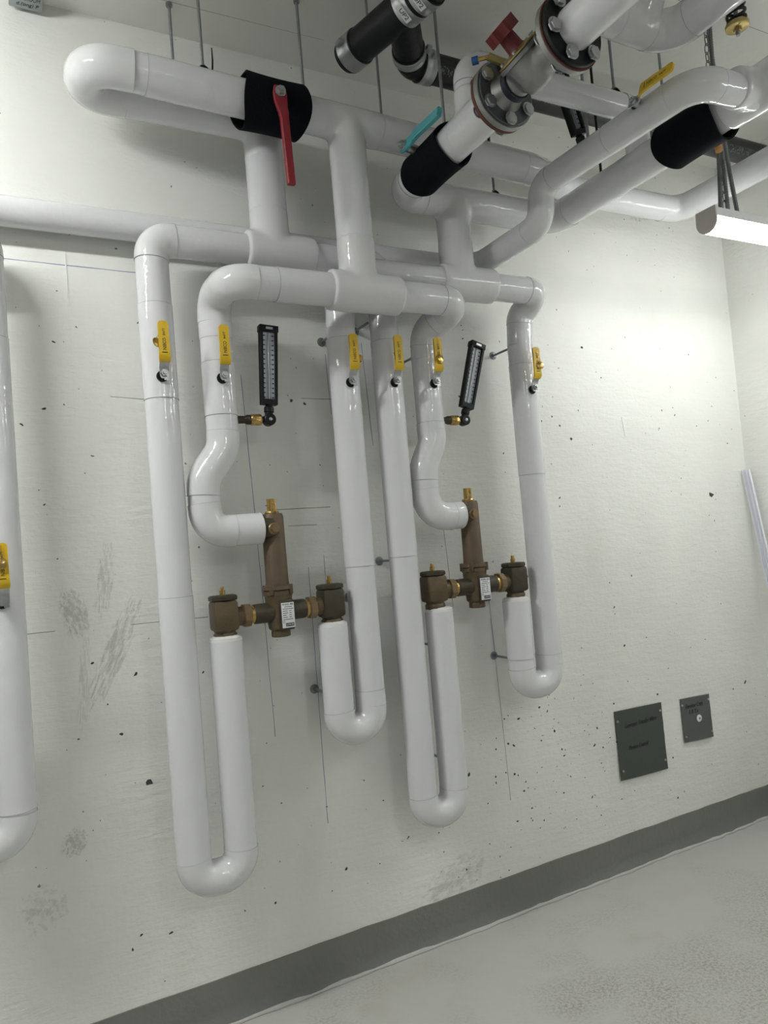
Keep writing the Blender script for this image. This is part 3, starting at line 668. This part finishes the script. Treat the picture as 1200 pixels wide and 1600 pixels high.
# ------------------------------------------------------------------ bronze mixing valves (crossing of the axes at the origin)
def mixing_valve(label):
    t = thing('mixing_valve', label, 'valve', (0, 0, 0), 'bronze mixing valves', local=True)
    b = MB().lathe([(0.030, -0.062), (0.0385, -0.055), (0.0415, -0.03), (0.044, 0.03), (0.046, 0.055)], (0, 0, 0), (0, 0, 1), 28).build('body', 'bronze', t)
    MB().box((0.010, -0.028, -0.010), (0.050, 0.034, 0.10), None, 0.004).build('label_pad', 'bronze_dark', b)
    MB().lathe([(0.030, -0.083), (0.0315, -0.080), (0.0315, -0.066), (0.030, -0.060)], (0, 0, 0), (0, 0, 1), 8, PI/8).build('bottom_plug', 'bronze', t)
    mb = MB(); mb.lathe([(0.046, 0.052), (0.049, 0.055), (0.049, 0.068), (0.046, 0.070)], (0, 0, 0), (0, 0, 1), 8, PI/8); mb.lathe([(0.046, 0.070), (0.050, 0.073), (0.049, 0.084), (0.042, 0.088)], (0, 0, 0), (0, 0, 1), 28)
    for a in range(4):
        c = V((0.047*math.cos(a*PI/2+PI/4), 0.047*math.sin(a*PI/2+PI/4), 0.058)); mb.cyl(c, c+V((0, 0, 0.03)), 0.008, n=8)
    mb.build('flange', 'copper', t)
    MB().lathe([(0.0395, 0.085), (0.038, 0.10), (0.0365, 0.315), (0.033, 0.325)], (0, 0, 0), (0, 0, 1), 36).build('motor_tube', 'copper', t)
    mb = MB(); mb.lathe([(0.024, 0.324), (0.025, 0.328), (0.022, 0.334)], (0, 0, 0), (0, 0, 1), 24); mb.build('cap_flange', 'brass', t)
    mb = MB(); u = []
    for k in range(28):
        a = 2*PI*k/28; rr = 0.0155 if k % 2 else 0.0138; u.append((rr*math.cos(a), rr*math.sin(a)))
    mb.prism(u, (0, 0, 0.333), (1, 0, 0), (0, 1, 0), 0.042); mb.build('adjusting_stem', 'brass', t)
    mb = MB(); mb.lathe([(0.037, 0.0), (0.037, 0.03), (0.033, 0.055)], (-0.062, 0, 0.28), (1, 0, 0), 24); mb.box((-0.032, -0.014, 0.278), (0.050, 0.056, 0.064), None, 0.010); mb.build('outlet_boss', 'bronze_dark', t)
    pb = MB().lathe([(0.020, 0), (0.020, 0.012), (0.017, 0.015)], (-0.012, -0.034, 0.274), (0, -1, 0), 24).build('plug_boss', 'brass_old', t)
    MB().cyl((-0.012, -0.048, 0.274), (-0.012, -0.060, 0.274), 0.0135, n=6).build('hex_plug', 'brass_old', pb)
    for s in (-1, 1):
        MB().lathe([(0.036, 0.028), (0.033, 0.045), (0.0325, 0.085), (0.031, 0.09)], (0, 0, 0), (s, 0, 0), 28).build('side_port', 'bronze_dark', t)
        MB().lathe([(0.029, 0.088), (0.029, 0.102)], (0, 0, 0), (s, 0, 0), 28).build('union_tail', 'brass', t)
        MB().lathe([(0.033, 0.100), (0.0385, 0.103), (0.0385, 0.124), (0.033, 0.128)], (0, 0, 0), (s, 0, 0), 8, PI/8).build('union_nut', 'brass_old', t)
        q = MB().lathe([(0.030, 0.126), (0.031, 0.13), (0.030, 0.160)], (0, 0, 0), (s, 0, 0), 28).build('stop_neck', 'bronze', t)
        mb = MB(); mb.box((s*0.187, 0, 0.008), (0.080, 0.080, 0.098), None, 0.012); mb.lathe([(0.030, -0.05), (0.038, -0.036), (0.040, 0.0)], (s*0.187, 0, 0), (0, 0, 1), 24); st = mb.build('check_stop', 'bronze_dark' if s > 0 else 'bronze', t)
        MB().lathe([(0.044, 0.056), (0.0475, 0.058), (0.0475, 0.069), (0.042, 0.073)], (s*0.187, 0, 0), (0, 0, 1), 6, PI/6).build('stop_cap', 'bronze_dark', st)
        mb = MB(); mb.cyl((s*0.187, 0, 0.074), (s*0.187, 0, 0.088), 0.0095, n=16); mb.box((s*0.187, 0, 0.094), (0.010, 0.010, 0.014), None, 0.001); mb.build('stop_stem', 'brass', st)
        MB().lathe([(0.034, -0.080), (0.0375, -0.076), (0.038, -0.052), (0.034, -0.046)], (s*0.187, 0, 0), (0, 0, 1), 8, PI/8).build('inlet_nut', 'bronze', st)
    lab = MB().box((0.013, -0.0458, -0.012), (0.044, 0.0012, 0.082), None, 0.0004).build('label_plate', 'label', t)
    yl = -0.0466
    text('MODEL 805', 0.0085, 'ink', lab, face_mw((0.013, yl, 0.023), (1, 0, 0), (0, 0, 1)), width=0.038)
    mb = MB()
    for k, (x0, x1) in enumerate(((-.012, .014), (-.018, .018), (-.018, -.002), (-.018, .0), (-.018, -.006), (-.018, -.002), (-.018, .016))):
        mb.box((0.013+(x0+x1)/2, yl, 0.0155-0.0068*k), (x1-x0, 0.0004, 0.0018))
        if k > 1: mb.box((0.013+0.008, yl, 0.0155-0.0068*k), (0.008, 0.0004, 0.0018))
    mb.build('label_print', 'ink', lab)
    lg = MB().box((0.017, yl, -0.043), (0.028, 0.0004, 0.011)).build('logo_field', 'ink', lab)
    text('LAWLER', 0.008, 'label', lg, face_mw((0.017, yl-0.0003, -0.043), (1, 0, 0), (0, 0, 1)), width=0.024)
    ring = [V((-0.003+0.0035*math.cos(2*PI*k/16), yl, -0.033+0.0035*math.sin(2*PI*k/16))) for k in range(17)]
    MB().tube(ring, 0.0006, 6).build('approval_mark', 'ink', lab)
    return t
v1 = mixing_valve('left bronze mixing valve, its label low beside the longest riser'); v1.location = (0.821, D0, 1.327)
v2 = copy_tree(v1); v2['label'] = 'right bronze mixing valve, nearer the strip light and the rightmost riser'; v2.location = (1.613, D0, 1.333)

# ------------------------------------------------------------------ thermometers
def thermometer(label, joint, tilt, reach=0.105, tilt_x=0.0, well=True):
    t = thing('thermometer', label, 'thermometer', joint, 'black industrial thermometers')
    J = V(joint); Rm = Matrix.Rotation(tilt, 3, 'Y') @ Matrix.Rotation(tilt_x, 3, 'X')
    P = lambda x, y, z: J+Rm @ V((x, y, z))
    if well:
        MB().lathe([(0.0165, 0), (0.0165, 0.012), (0.0125, 0.02), (0.0135, 0.045)], J+V((-0.065-0.0, 0, 0)), (-1, 0, 0), 20).build('thermowell', 'bronze_dark', t)
        mb = MB(); mb.lathe([(0.016, 0), (0.0195, 0.003), (0.0195, 0.034), (0.0165, 0.038)], J+V((-0.027, 0, 0)), (-1, 0, 0), 8, PI/8); mb.build('union_nut', 'brass', t)
        MB().lathe([(0.012, 0), (0.012, 0.03)], J, (-1, 0, 0), 16).build('swivel_neck', 'blackpaint', t)
    MB().lathe([(0.017, -0.017), (0.0205, -0.014), (0.0205, 0.014), (0.017, 0.017)], J, (0, -1, 0), 28).build('swivel_joint', 'blackpaint', t)
    MB().lathe([(0.006, 0), (0.006, 0.002), (0.004, 0.003)], J+V((0, -0.0168, 0)), (0, -1, 0), 14).build('joint_screw', 'zinc', t)
    ax = Rm @ V((0, 0, 1))
    MB().lathe([(0.0135, 0.01), (0.0135, 0.024), (0.0165, 0.026), (0.0165, 0.042), (0.012, 0.046), (0.012, 0.056)], J, ax, 18).build('stem_nut', 'blackpaint', t)
    mb = MB(); z0, z1 = 0.052, 0.318; w0, w1 = 0.0275, 0.0305     # case: open tray of back, two rails, foot and head
    for s in (-1, 1):
        q = [(s*w0, z0), (s*w1, z1), (s*(w1-0.0085), z1), (s*(w0-0.0075), z0)]
        mb.prism(q if s > 0 else q[::-1], P(0, 0.012, 0), Rm @ V((1, 0, 0)), Rm @ V((0, 0, 1)), 0.026)
    mb.prism([(-w0, z0), (w0, z0), (w1, z1), (-w1, z1)], P(0, 0.014, 0), Rm @ V((1, 0, 0)), Rm @ V((0, 0, 1)), 0.014)
    mb.box(P(0, 0, z0+0.008), (2*w0, 0.027, 0.018), Rm)
    mb.build('case', 'blackpaint', t)
    hd = MB().box(P(0, 0, z1-0.006), (2*w1+0.006, 0.031, 0.022), Rm, 0.002).build('case_head', 'blackpaint', t)
    MB().box(P(0, -0.016, z1-0.006), (0.024, 0.001, 0.008), Rm).build('badge', 'zinc', hd)
    sc = MB().prism([(-w0+0.007, z0+0.017), (w0-0.007, z0+0.017), (w1-0.008, z1-0.017), (-w1+0.008, z1-0.017)], P(0, -0.0005, 0), Rm @ V((1, 0, 0)), Rm @ V((0, 0, 1)), 0.0012).build('scale_plate', 'scale', t)
    MB().cyl(P(0, -0.004, z0+0.018), P(0, -0.004, z1-0.02), 0.0022, n=10).build('glass_tube', 'zinc', sc)
    mb = MB()
    for k in range(53):
        z = z0+0.024+0.0041*k
        for s in (-1, 1): mb.box(P(s*(0.006 if k % 4 else 0.0072), -0.0023, z), (0.004 if k % 4 else 0.007, 0.0004, 0.0007), Rm)
        if k % 4 == 0:
            for s in (-1, 1): mb.box(P(s*0.0152, -0.0023, z), (0.0062, 0.0004, 0.0042), Rm)
    mb.build('scale_marks', 'ink', sc)
    return t
thermometer('upright black thermometer right of the second yellow lever', (0.836, D0, 1.970), 0.065)
thermometer('black thermometer tilted to the right, between the two rightmost white risers', (1.627, D0, 1.972), 0.30)
thermometer('dark thermometer under the ceiling behind the pipe with the yellow lever', (1.955, -0.58, 2.885), -0.30, well=False)

# ------------------------------------------------------------------ wall anchors behind the pipes
def anchor(label):
    t = thing('wall_anchor', label, 'anchor', (0, 0, 0), 'steel standoff anchors', local=True)
    MB().lathe([(0.017, 0), (0.017, 0.002), (0.012, 0.004)], (0, 0, 0), (0, -1, 0), 20).build('washer', 'rod', t)
    MB().cyl((0, -0.003, 0), (0, -0.013, 0), 0.0105, n=6).build('nut', 'rod', t)
    pp = [(0, -0.012-0.0022*k, 0) for k in range(46)]
    MB().tube(pp, [0.0050 if k % 2 else 0.0042 for k in range(46)], 10).build('threaded_rod', 'rod', t)
    return t
AN = [(1.908, 2.279, 'steel anchor rod just left of the rightmost riser, beside the tilted thermometer'), (1.473-0.02, 2.225, 'steel anchor rod between the fourth and fifth yellow levers'),
      (1.262, 2.343, 'steel anchor behind the top of the third yellow lever'), (1.118, 2.294, 'steel anchor at the wall left of the third yellow lever'),
      (1.775, 1.029, 'steel anchor rod left of the highest U bend'), (1.285, 1.458, 'steel anchor rod between the third and fourth long risers'),
      (1.142, 1.334, 'steel anchor beside the right check stop of the left bronze valve'), (0.982, 1.024, 'steel anchor left of the middle U bend'),
      (1.425, 1.129, 'steel anchor inside the upper gap of the low right U bend'), (1.42, 0.711, 'steel anchor inside the lower gap of the low right U bend'),
      (1.955, 1.336, 'steel anchor right of the right bronze valve')]
a0 = anchor('')
for i, (x, z, lab) in enumerate(AN):
    o = a0 if i == 0 else copy_tree(a0); o.location = (x, 0, z); o['label'] = lab

# ------------------------------------------------------------------ cover plates on the wall
def plate(label, x0, x1, z0, z1, mat, lines, knob=False, skew=0.0):
    t = thing('cover_plate', label, 'cover plate', ((x0+x1)/2, -0.004, z0), 'metal cover plates')
    mb = MB(); n = 10
    for k in (0, 1):
        for i in range(n+1):
            for j in range(n+1):
                u, w = i/n, j/n; x = x0+(x1-x0)*u+skew*w; z = z0+(z1-z0)*w-0.008*u
                lift = 0.003+0.007*(1-w)**2*(0.5+0.5*math.sin(PI*u))
                mb.v.append(V((x+random.uniform(-.0008, .0008)*(i in (0, n)), -lift-0.0018*k, z)))
    m = (n+1)*(n+1)
    for i in range(n):
        for j in range(n):
            a = i*(n+1)+j; q = (a, a+1, a+n+2, a+n+1); mb.f.append(q); mb.f.append(tuple(v+m for v in q[::-1]))
    ed = [i*(n+1) for i in range(n+1)]+[n*(n+1)+j for j in range(1, n+1)]+[i*(n+1)+n for i in range(n-1, -1, -1)]+[j for j in range(n-1, 0, -1)]
    for k in range(len(ed)): a, b = ed[k], ed[(k+1) % len(ed)]; mb.f.append((a, b, b+m, a+m))
    p = mb.build('plate', mat, t)
    W_, H_ = x1-x0, z1-z0
    for (u, w) in ((0.045, 0.85), (0.955, 0.88), (0.05, 0.13), (0.95, 0.14)):
        c = V((x0+W_*u+skew*w, -0.0055-0.007*(1-w)**2, z0+H_*w-0.008*u)); MB().lathe([(0.006, 0), (0.0055, 0.002), (0.003, 0.003)], c, (0, -1, 0), 10).build('screw', 'zinc', t)
    for (s, u, w, size, wd, sl) in lines:
        lift = 0.003+0.007*(1-w)**2*(0.5+0.5*math.sin(PI*u))+0.0024
        text(s, size, 'ink', p, face_mw((x0+W_*u, -lift, z0+H_*w), (1, 0, sl), (0, 0, 1)), shear=0.25, width=wd, name='handwriting')
    if knob:
        c = V((x0+W_*.56, -0.008, z0+H_*.47)); kb = MB().lathe([(0.017, 0), (0.017, 0.002), (0.012, 0.004)], c, (0, -1, 0), 20).build('knockout', 'label', t)
        MB().box(c+V((0, -0.0042, 0)), (0.012, 0.0006, 0.003)).build('slot', 'ink', kb); MB().box(c+V((0, -0.0042, 0)), (0.003, 0.0006, 0.012)).build('slot', 'ink', kb)
plate('larger green grey square cover plate with handwriting near the floor', 2.395, 2.69, 0.386, 0.69, 'plate', [('Generator Transfer Wires', 0.52, 0.76, 0.030, 0.20, 0.02), ('Elevator Control', 0.42, 0.43, 0.028, 0.12, 0.0)])
plate('smaller grey cover plate with a round knockout, right of the larger one', 2.815, 3.016, 0.47, 0.674, 'plate2', [('Elevator Cntls', 0.45, 0.79, 0.030, 0.12, 0.0), ('1.8 Tx', 0.40, 0.65, 0.028, 0.065, 0.0)], True)

# ------------------------------------------------------------------ strips leaning in the right corner
for i, (dx, lab) in enumerate(((0.0, 'white plastic strip leaning in the corner, the left one'), (-0.001, 'white plastic strip leaning in the corner, the right one'))):
    a = V((3.442+dx, -0.018-0.022*i, 1.748)); b = V((3.436+dx, -0.238-0.03*i, 0.008)); d = (a-b).normalized(); sd = V((1, 0, 0)); fr = d.cross(sd).normalized()
    mb = MB(); mb.prism([(-.010, 0), (.010, 0), (.010, .012), (.0075, .012), (.0075, .003), (-.0075, .003), (-.0075, .012), (-.010, .012)], b, fr, sd*-1 if fr.cross(sd*-1).dot(d) > 0 else sd, (a-b).length)
    top(mb, 'plastic_strip', 'strip', lab, 'strip', b, 'plastic strips in the corner', 20)

# ------------------------------------------------------------------ junction box at the top left
t = thing('junction_box', 'grey box with black handwriting on the ceiling at the top left', 'box', (0.174, -0.073, 3.312), None)
bx = MB().box((0.174, -0.073, 3.336), (0.096, 0.106, 0.048), None, 0.004).build('box_body', 'boxgrey', t)
text('N. BEROOM', 0.024, 'ink', bx, face_mw((0.178, -0.070, 3.3117), (1, 0, 0), (0, -1, 0)), width=0.072, shear=0.2, name='handwriting')
text('d.(ong) P', 0.022, 'ink', bx, face_mw((0.178, -0.044, 3.3117), (1, 0, 0), (0, -1, 0)), width=0.064, shear=0.2, name='handwriting')

# ------------------------------------------------------------------ hanger rods
def hanger(label, x, y, ztop_pipe, r, mat='rod', clamp=True, anchor_top=True):
    t = thing('hanger_rod', label, 'hanger rod', (x, y, ztop_pipe), 'threaded hanger rods')
    MB().cyl((x, y, ztop_pipe+0.004), (x, y, ZC), r, n=10).build('rod', mat, t)
    if anchor_top:
        MB().cyl((x, y, ZC-0.012), (x, y, ZC), 0.011, n=6).build('ceiling_nut', 'rod', t)
    if clamp:
        mb = MB()
        pp = [V((x-0.022+0.044*k/8, y, ztop_pipe+0.016*math.sin(PI*k/8)-0.006)) for k in range(9)]; prev = None
        for p in pp:
            i0 = len(mb.v); mb.v += [p+V((0, -.013, 0)), p+V((0, .013, 0)), p+V((0, .013, .004)), p+V((0, -.013, .004))]
            if prev is None: mb.f.append((i0+3, i0+2, i0+1, i0))
            else: mb.bridge(prev, i0, 4)
            prev = i0
        mb.f.append((prev, prev+1, prev+2, prev+3))
        mb.build('clevis', 'blackpaint', t); MB().cyl((x, y, ztop_pipe+0.010), (x, y, ztop_pipe+0.020), 0.009, n=6).build('nut', 'rod', t)
    return t
hanger('hanger rod nearest the top left corner of the photo', 0.600, D0, 3.055, 0.0050, clamp=False)
hanger('hanger rod left of the foam wrap with the red lever', 0.648, DB, ZH(.648)+0.057, 0.0050)
hanger('hanger rod at the right end of the foam wrap with the red lever', 0.984, DB, ZH(.984)+0.06, 0.0050)
hanger('hanger rod holding the black wye fitting', 1.165, -0.47, 3.215, 0.0045)
hanger('hanger rod below the black wye fitting', 1.275, DB, ZH(1.275)+0.057, 0.0045, clamp=False)
hanger('long hanger rod in front of the black drain, left of the flange', 1.352, -0.585, 2.845, 0.0050, clamp=False)
hanger('dark hanger rod below the flange', 1.735, DB, ZH(1.735)+0.057, 0.0045, 'blackpaint', False)
hanger('hanger rod with black clevis on the main below the ceiling loop', 1.795, D3, ZM+0.0585, 0.0045)
hanger('hanger rod on the bypass pipe right of the flanges', 2.0, -0.705, 3.028, 0.0050)
hanger('grey hanger rod beside the dark thermometer', 1.90, -0.66, 2.83, 0.0055, clamp=False)
hanger('dark hanger rod right of the dark thermometer', 2.115, -0.50, 2.845, 0.0050, 'blackpaint', False)
hanger('hanger rod right of the one on the bypass pipe', 2.23, -0.72, 2.86, 0.0050, clamp=False)
mb = MB(); mb.tube([(0.672, DB-0.02, 3.03), (0.674, DB-0.022, 3.06), (0.674, DB-0.022, 3.10)], [0.0028, 0.0028, 0.0018], 8)
top(mb, 'cable_tie', 'blackpaint', 'black cable tie end standing up beside a hanger rod', 'cable tie', (0.672, DB-0.02, 3.03))

# ------------------------------------------------------------------ flanged balancing valve on the main
FY = -0.86
def flange(t, y0, y1, r, mat, n=48): return MB().lathe([(r-0.002, 0), (r, 0.002), (r, abs(y1-y0)-0.002), (r-0.002, abs(y1-y0))], (XS, y0, ZM), (0, y1-y0, 0), n).build('flange_disc', mat, t)
def bolts(t, y0, y1, rc, nb, ph=0.3):
    for k in range(nb):
        a = 2*PI*k/nb+ph; c = V((XS+rc*math.cos(a), 0, ZM+rc*math.sin(a)))
        b = MB().cyl(c+V((0, y0, 0)), c+V((0, y1, 0)), 0.0075, n=12).build('bolt', 'zinc', t)
        for (p, q) in ((y0+0.008, y0-0.006), (y1+0.006, y1-0.008)):
            MB().cyl(c+V((0, p, 0)), c+V((0, q, 0)), 0.0155, n=6).build('hex_head', 'zinc', b)
            MB().cyl(c+V((0, (p+q)/2, 0)), c+V((0, (p+q)/2-0.001, 0)), 0.02, n=18).build('bolt_washer', 'zinc', b)
t = thing('flange_pair', 'bolted grey flange pair between the white main and the silver valve', 'flange', (XS, FY, ZM-0.1), 'bolted flanges')
flange(t, FY+0.018, FY+0.004, 0.098, 'gasket'); flange(t, FY+0.003, FY-0.016, 0.100, 'steel'); flange(t, FY-0.016, FY-0.022, 0.093, 'darksteel')
MB().lathe([(0.058, 0), (0.052, 0.012), (0.044, 0.03), (0.044, 0.042)], (XS, FY-0.018, ZM), (0, -1, 0), 36).build('hub', 'steel', t)
MB().lathe([(0.045, 0), (0.047, 0.002), (0.047, 0.02), (0.045, 0.022)], (XS, FY-0.052, ZM), (0, -1, 0), 36).build('seal_ring', 'bluegasket', t)
bolts(t, FY+0.026, FY-0.030, 0.078, 6, 0.55)
FY2 = -1.15
t = thing('flange_pair', 'bolted flange pair at the top, with a dark plate and red gasket edge', 'flange', (XS, FY2, ZM-0.1), 'bolted flanges')
flange(t, FY2+0.022, FY2+0.004, 0.098, 'steel'); flange(t, FY2+0.004, FY2, 0.099, 'gasket'); flange(t, FY2, FY2-0.014, 0.094, 'castiron')
bolts(t, FY2+0.030, FY2-0.024, 0.076, 6, 0.2)
t = thing('insulated_pipe', 'white pipe leaving the top flange towards the viewer', 'pipe', (XS, -1.9, ZM-0.055), 'white headers')
lay_pipe(t, [(XS, FY2-0.014, ZM), (XS, -2.05, ZM), (XS, -2.05, ZC)], 0.055, 0.08)
t = thing('balancing_valve', 'silver cast valve with a red handwheel between the two flanges', 'valve', (XS, -1.0, ZM-0.06), None)
bc = V((XS, -1.0, ZM)); ax = V((-0.735, 0.043, 0.68)).normalized()
mb = MB(); mb.tube([(XS, FY-0.070, ZM), (XS, -0.96, ZM), (XS, -1.04, ZM), (XS, FY2+0.02, ZM)], [0.042, 0.040, 0.042, 0.05], 32)
mb.lathe([(0.025, -0.058), (0.044, -0.048), (0.056, -0.02), (0.058, 0.02), (0.060, 0.045)], bc, ax, 32)
o = mb.build('valve_body', 'steel', t); m = o.modifiers.new('blend', 'REMESH'); m.mode = 'VOXEL'; m.voxel_size = 0.005; m.use_smooth_shade = True
sm = o.modifiers.new('soften', 'SMOOTH'); sm.iterations = 6
MB().lathe([(0.060, 0.040), (0.070, 0.043), (0.070, 0.053), (0.062, 0.055)], bc, ax, 32).build('bonnet', 'steel', t)
MB().lathe([(0.062, 0.055), (0.067, 0.056), (0.067, 0.060), (0.04, 0.066)], bc, ax, 32).build('bonnet_ring', 'yellowzinc', t)
u, w = frame(ax)
for k in range(6):
    a = 2*PI*k/6; c = bc+u*(0.055*math.cos(a))+w*(0.055*math.sin(a))+ax*0.059
    MB().cyl(c, c+ax*0.009, 0.006, n=10).build('bonnet_screw', 'zinc', t)
MB().lathe([(0.030, 0.062), (0.024, 0.070), (0.022, 0.112)], bc, ax, 8).build('handwheel_stem', 'darkred', t)
hw = []
for k in range(24):
    a = 2*PI*k/24; rr = 0.046 if (k // 2) % 2 else 0.037; hw.append((rr*math.cos(a), rr*math.sin(a)))
MB().prism(hw, bc+ax*0.108, u, w, 0.032).build('handwheel', 'darkred', t)
p = V((1.295, -0.905, 2.862))
MB().cyl(p, p+V((0.06, -0.03, -0.035)), 0.011, n=6).build('test_port', 'yellowzinc', t)
MB().cyl(p+V((-0.03, 0.035, 0)), p+V((-0.018, 0.022, 0)), 0.011, n=14).build('port_cap', 'blue', t)
MB().cyl(p+V((-0.022, 0.025, 0)), p+V((0.005, 0, 0)), 0.006, n=10).build('port_stem', 'brass', t)

# ------------------------------------------------------------------ black drain with wye and banded couplings
t = thing('drain_pipe', 'black cast iron drain with wye fitting and steel banded couplings under the ceiling', 'pipe', (1.2, -0.5, 3.10), None)
ZU = 3.16
ua = V((1.36, -0.425, ZU))
uo = MB().cyl((0, 0, 0), (XR-ua.x, 0, 0), 0.050, n=36)
o = bpy.data.objects.new('straight_pipe', uo.mesh('straight_pipe')); C.objects.link(o); o.data.materials.append(M['printed']); o.parent = t; o.location = ua-V(t.location)
A = V((1.130, -0.380, ZU)); B_ = V((1.222, -0.735, ZU)); md = (B_-A).normalized()
MB().tube([A, B_], 0.054, 36).build('wye_run', 'castiron', t)
j = A+md*0.26; jb = V((1.315, -0.470, ZU)); bd = (jb-j).normalized()
MB().tube([j, jb], 0.052, 36).build('wye_branch', 'castiron', t)
for kind, c in route([jb-bd*0.01, jb+bd*0.045, ua+V((0.0, 0, 0)), ua+V((0.05, 0, 0))], 0.05):
    MB().tube(c, 0.051, 32).build('bend_piece', 'castiron', t)
def coupling(c, d, r, L, txt=None):
    c, d = V(c), V(d).normalized()
    g = MB().lathe([(r-0.002, -L/2-0.008), (r, -L/2-0.006), (r, L/2+0.006), (r-0.002, L/2+0.008)], c, d, 36).build('coupling', 'blackpaint', t)
    MB().lathe([(r, -L/2), (r+0.002, -L/2+0.001), (r+0.002, -L/2+0.016), (r+0.0012, -L/2+0.018), (r+0.0012, L/2-0.018), (r+0.002, L/2-0.016), (r+0.002, L/2-0.001), (r, L/2)], c, d, 36).build('steel_band', 'zinc', g)
    uu = V((0, 0, 1)).cross(d).normalized()
    MB().box(c+uu*(r+0.008)*-1, (0.018, 0.03, 0.014), None, 0.002).build('band_screw', 'zinc', g)
    if txt:
        dn = (V((0, 0, -1))+V((-0.5, -0.5, 0)).normalized()*0.75).normalized(); dn = (dn-d*dn.dot(d)).normalized()
        lb = MB().box(c+dn*(r+0.0022), (0.001, 0.001, 0.001)).build('band_label', 'label', g)
        rd = d.cross(dn).normalized()
        bmx = Matrix((rd, dn.cross(rd)*1.0, dn)).transposed()
        lb.data = MB().box(c+dn*(r+0.0022)-ORG[g.name], (0.05, 0.022, 0.0012), bmx).mesh('band_label'); lb.data.materials.append(M['label'])
        text(txt, 0.02, 'ink', lb, face_mw(c+dn*(r+0.003), rd, dn.cross(rd)), width=0.036)
coupling(A+md*0.035, md, 0.057, 0.055)
MB().lathe([(0.05, 0), (0.052, 0.01), (0.052, 0.05)], A-md*0.012, md, 36).build('end_plug', 'castiron', t)
coupling(A+md*0.300, md, 0.0585, 0.05, 'UP2'); coupling(A+md*0.362, md, 0.0585, 0.05, 'UP2')
lay = [B_, B_+md*0.35, B_+md*0.35+V((0, 0, 0.2))]
for kind, c in route(lay, 0.08): MB().tube(c, 0.052, 32).build('drain_section', 'castiron', t)
coupling(jb+bd*0.0, bd, 0.0555, 0.034); coupling(ua+V((0.045, 0, 0)), (1, 0, 0), 0.055, 0.045)

# ------------------------------------------------------------------ spring hanger at the top right
t = thing('spring_hanger', 'black coil spring hanger with a yellow zinc washer at the top right', 'hanger', (2.276, -1.0, 3.112), None)
sc0 = V((2.276, -1.0, 3.142))
pp = [sc0+V((0.028*math.cos(a*.45), 0.028*math.sin(a*.45), 0.006+0.0017*a)) for a in range(100)]
MB().tube(pp, 0.0055, 8).build('coil_spring', 'blackpaint', t)
MB().lathe([(0.034, -0.006), (0.037, -0.004), (0.037, 0.008), (0.032, 0.012), (0.020, 0.016)], sc0, (0, 0, 1), 32).build('spring_cup', 'yellowzinc', t)
MB().cyl(sc0+V((0, 0, -0.016)), sc0+V((0, 0, -0.006)), 0.013, n=6).build('nut', 'yellowzinc', t)
MB().cyl(sc0+V((0, 0, -0.03)), (sc0.x, sc0.y, ZC), 0.007, n=12).build('rod', 'rod', t)
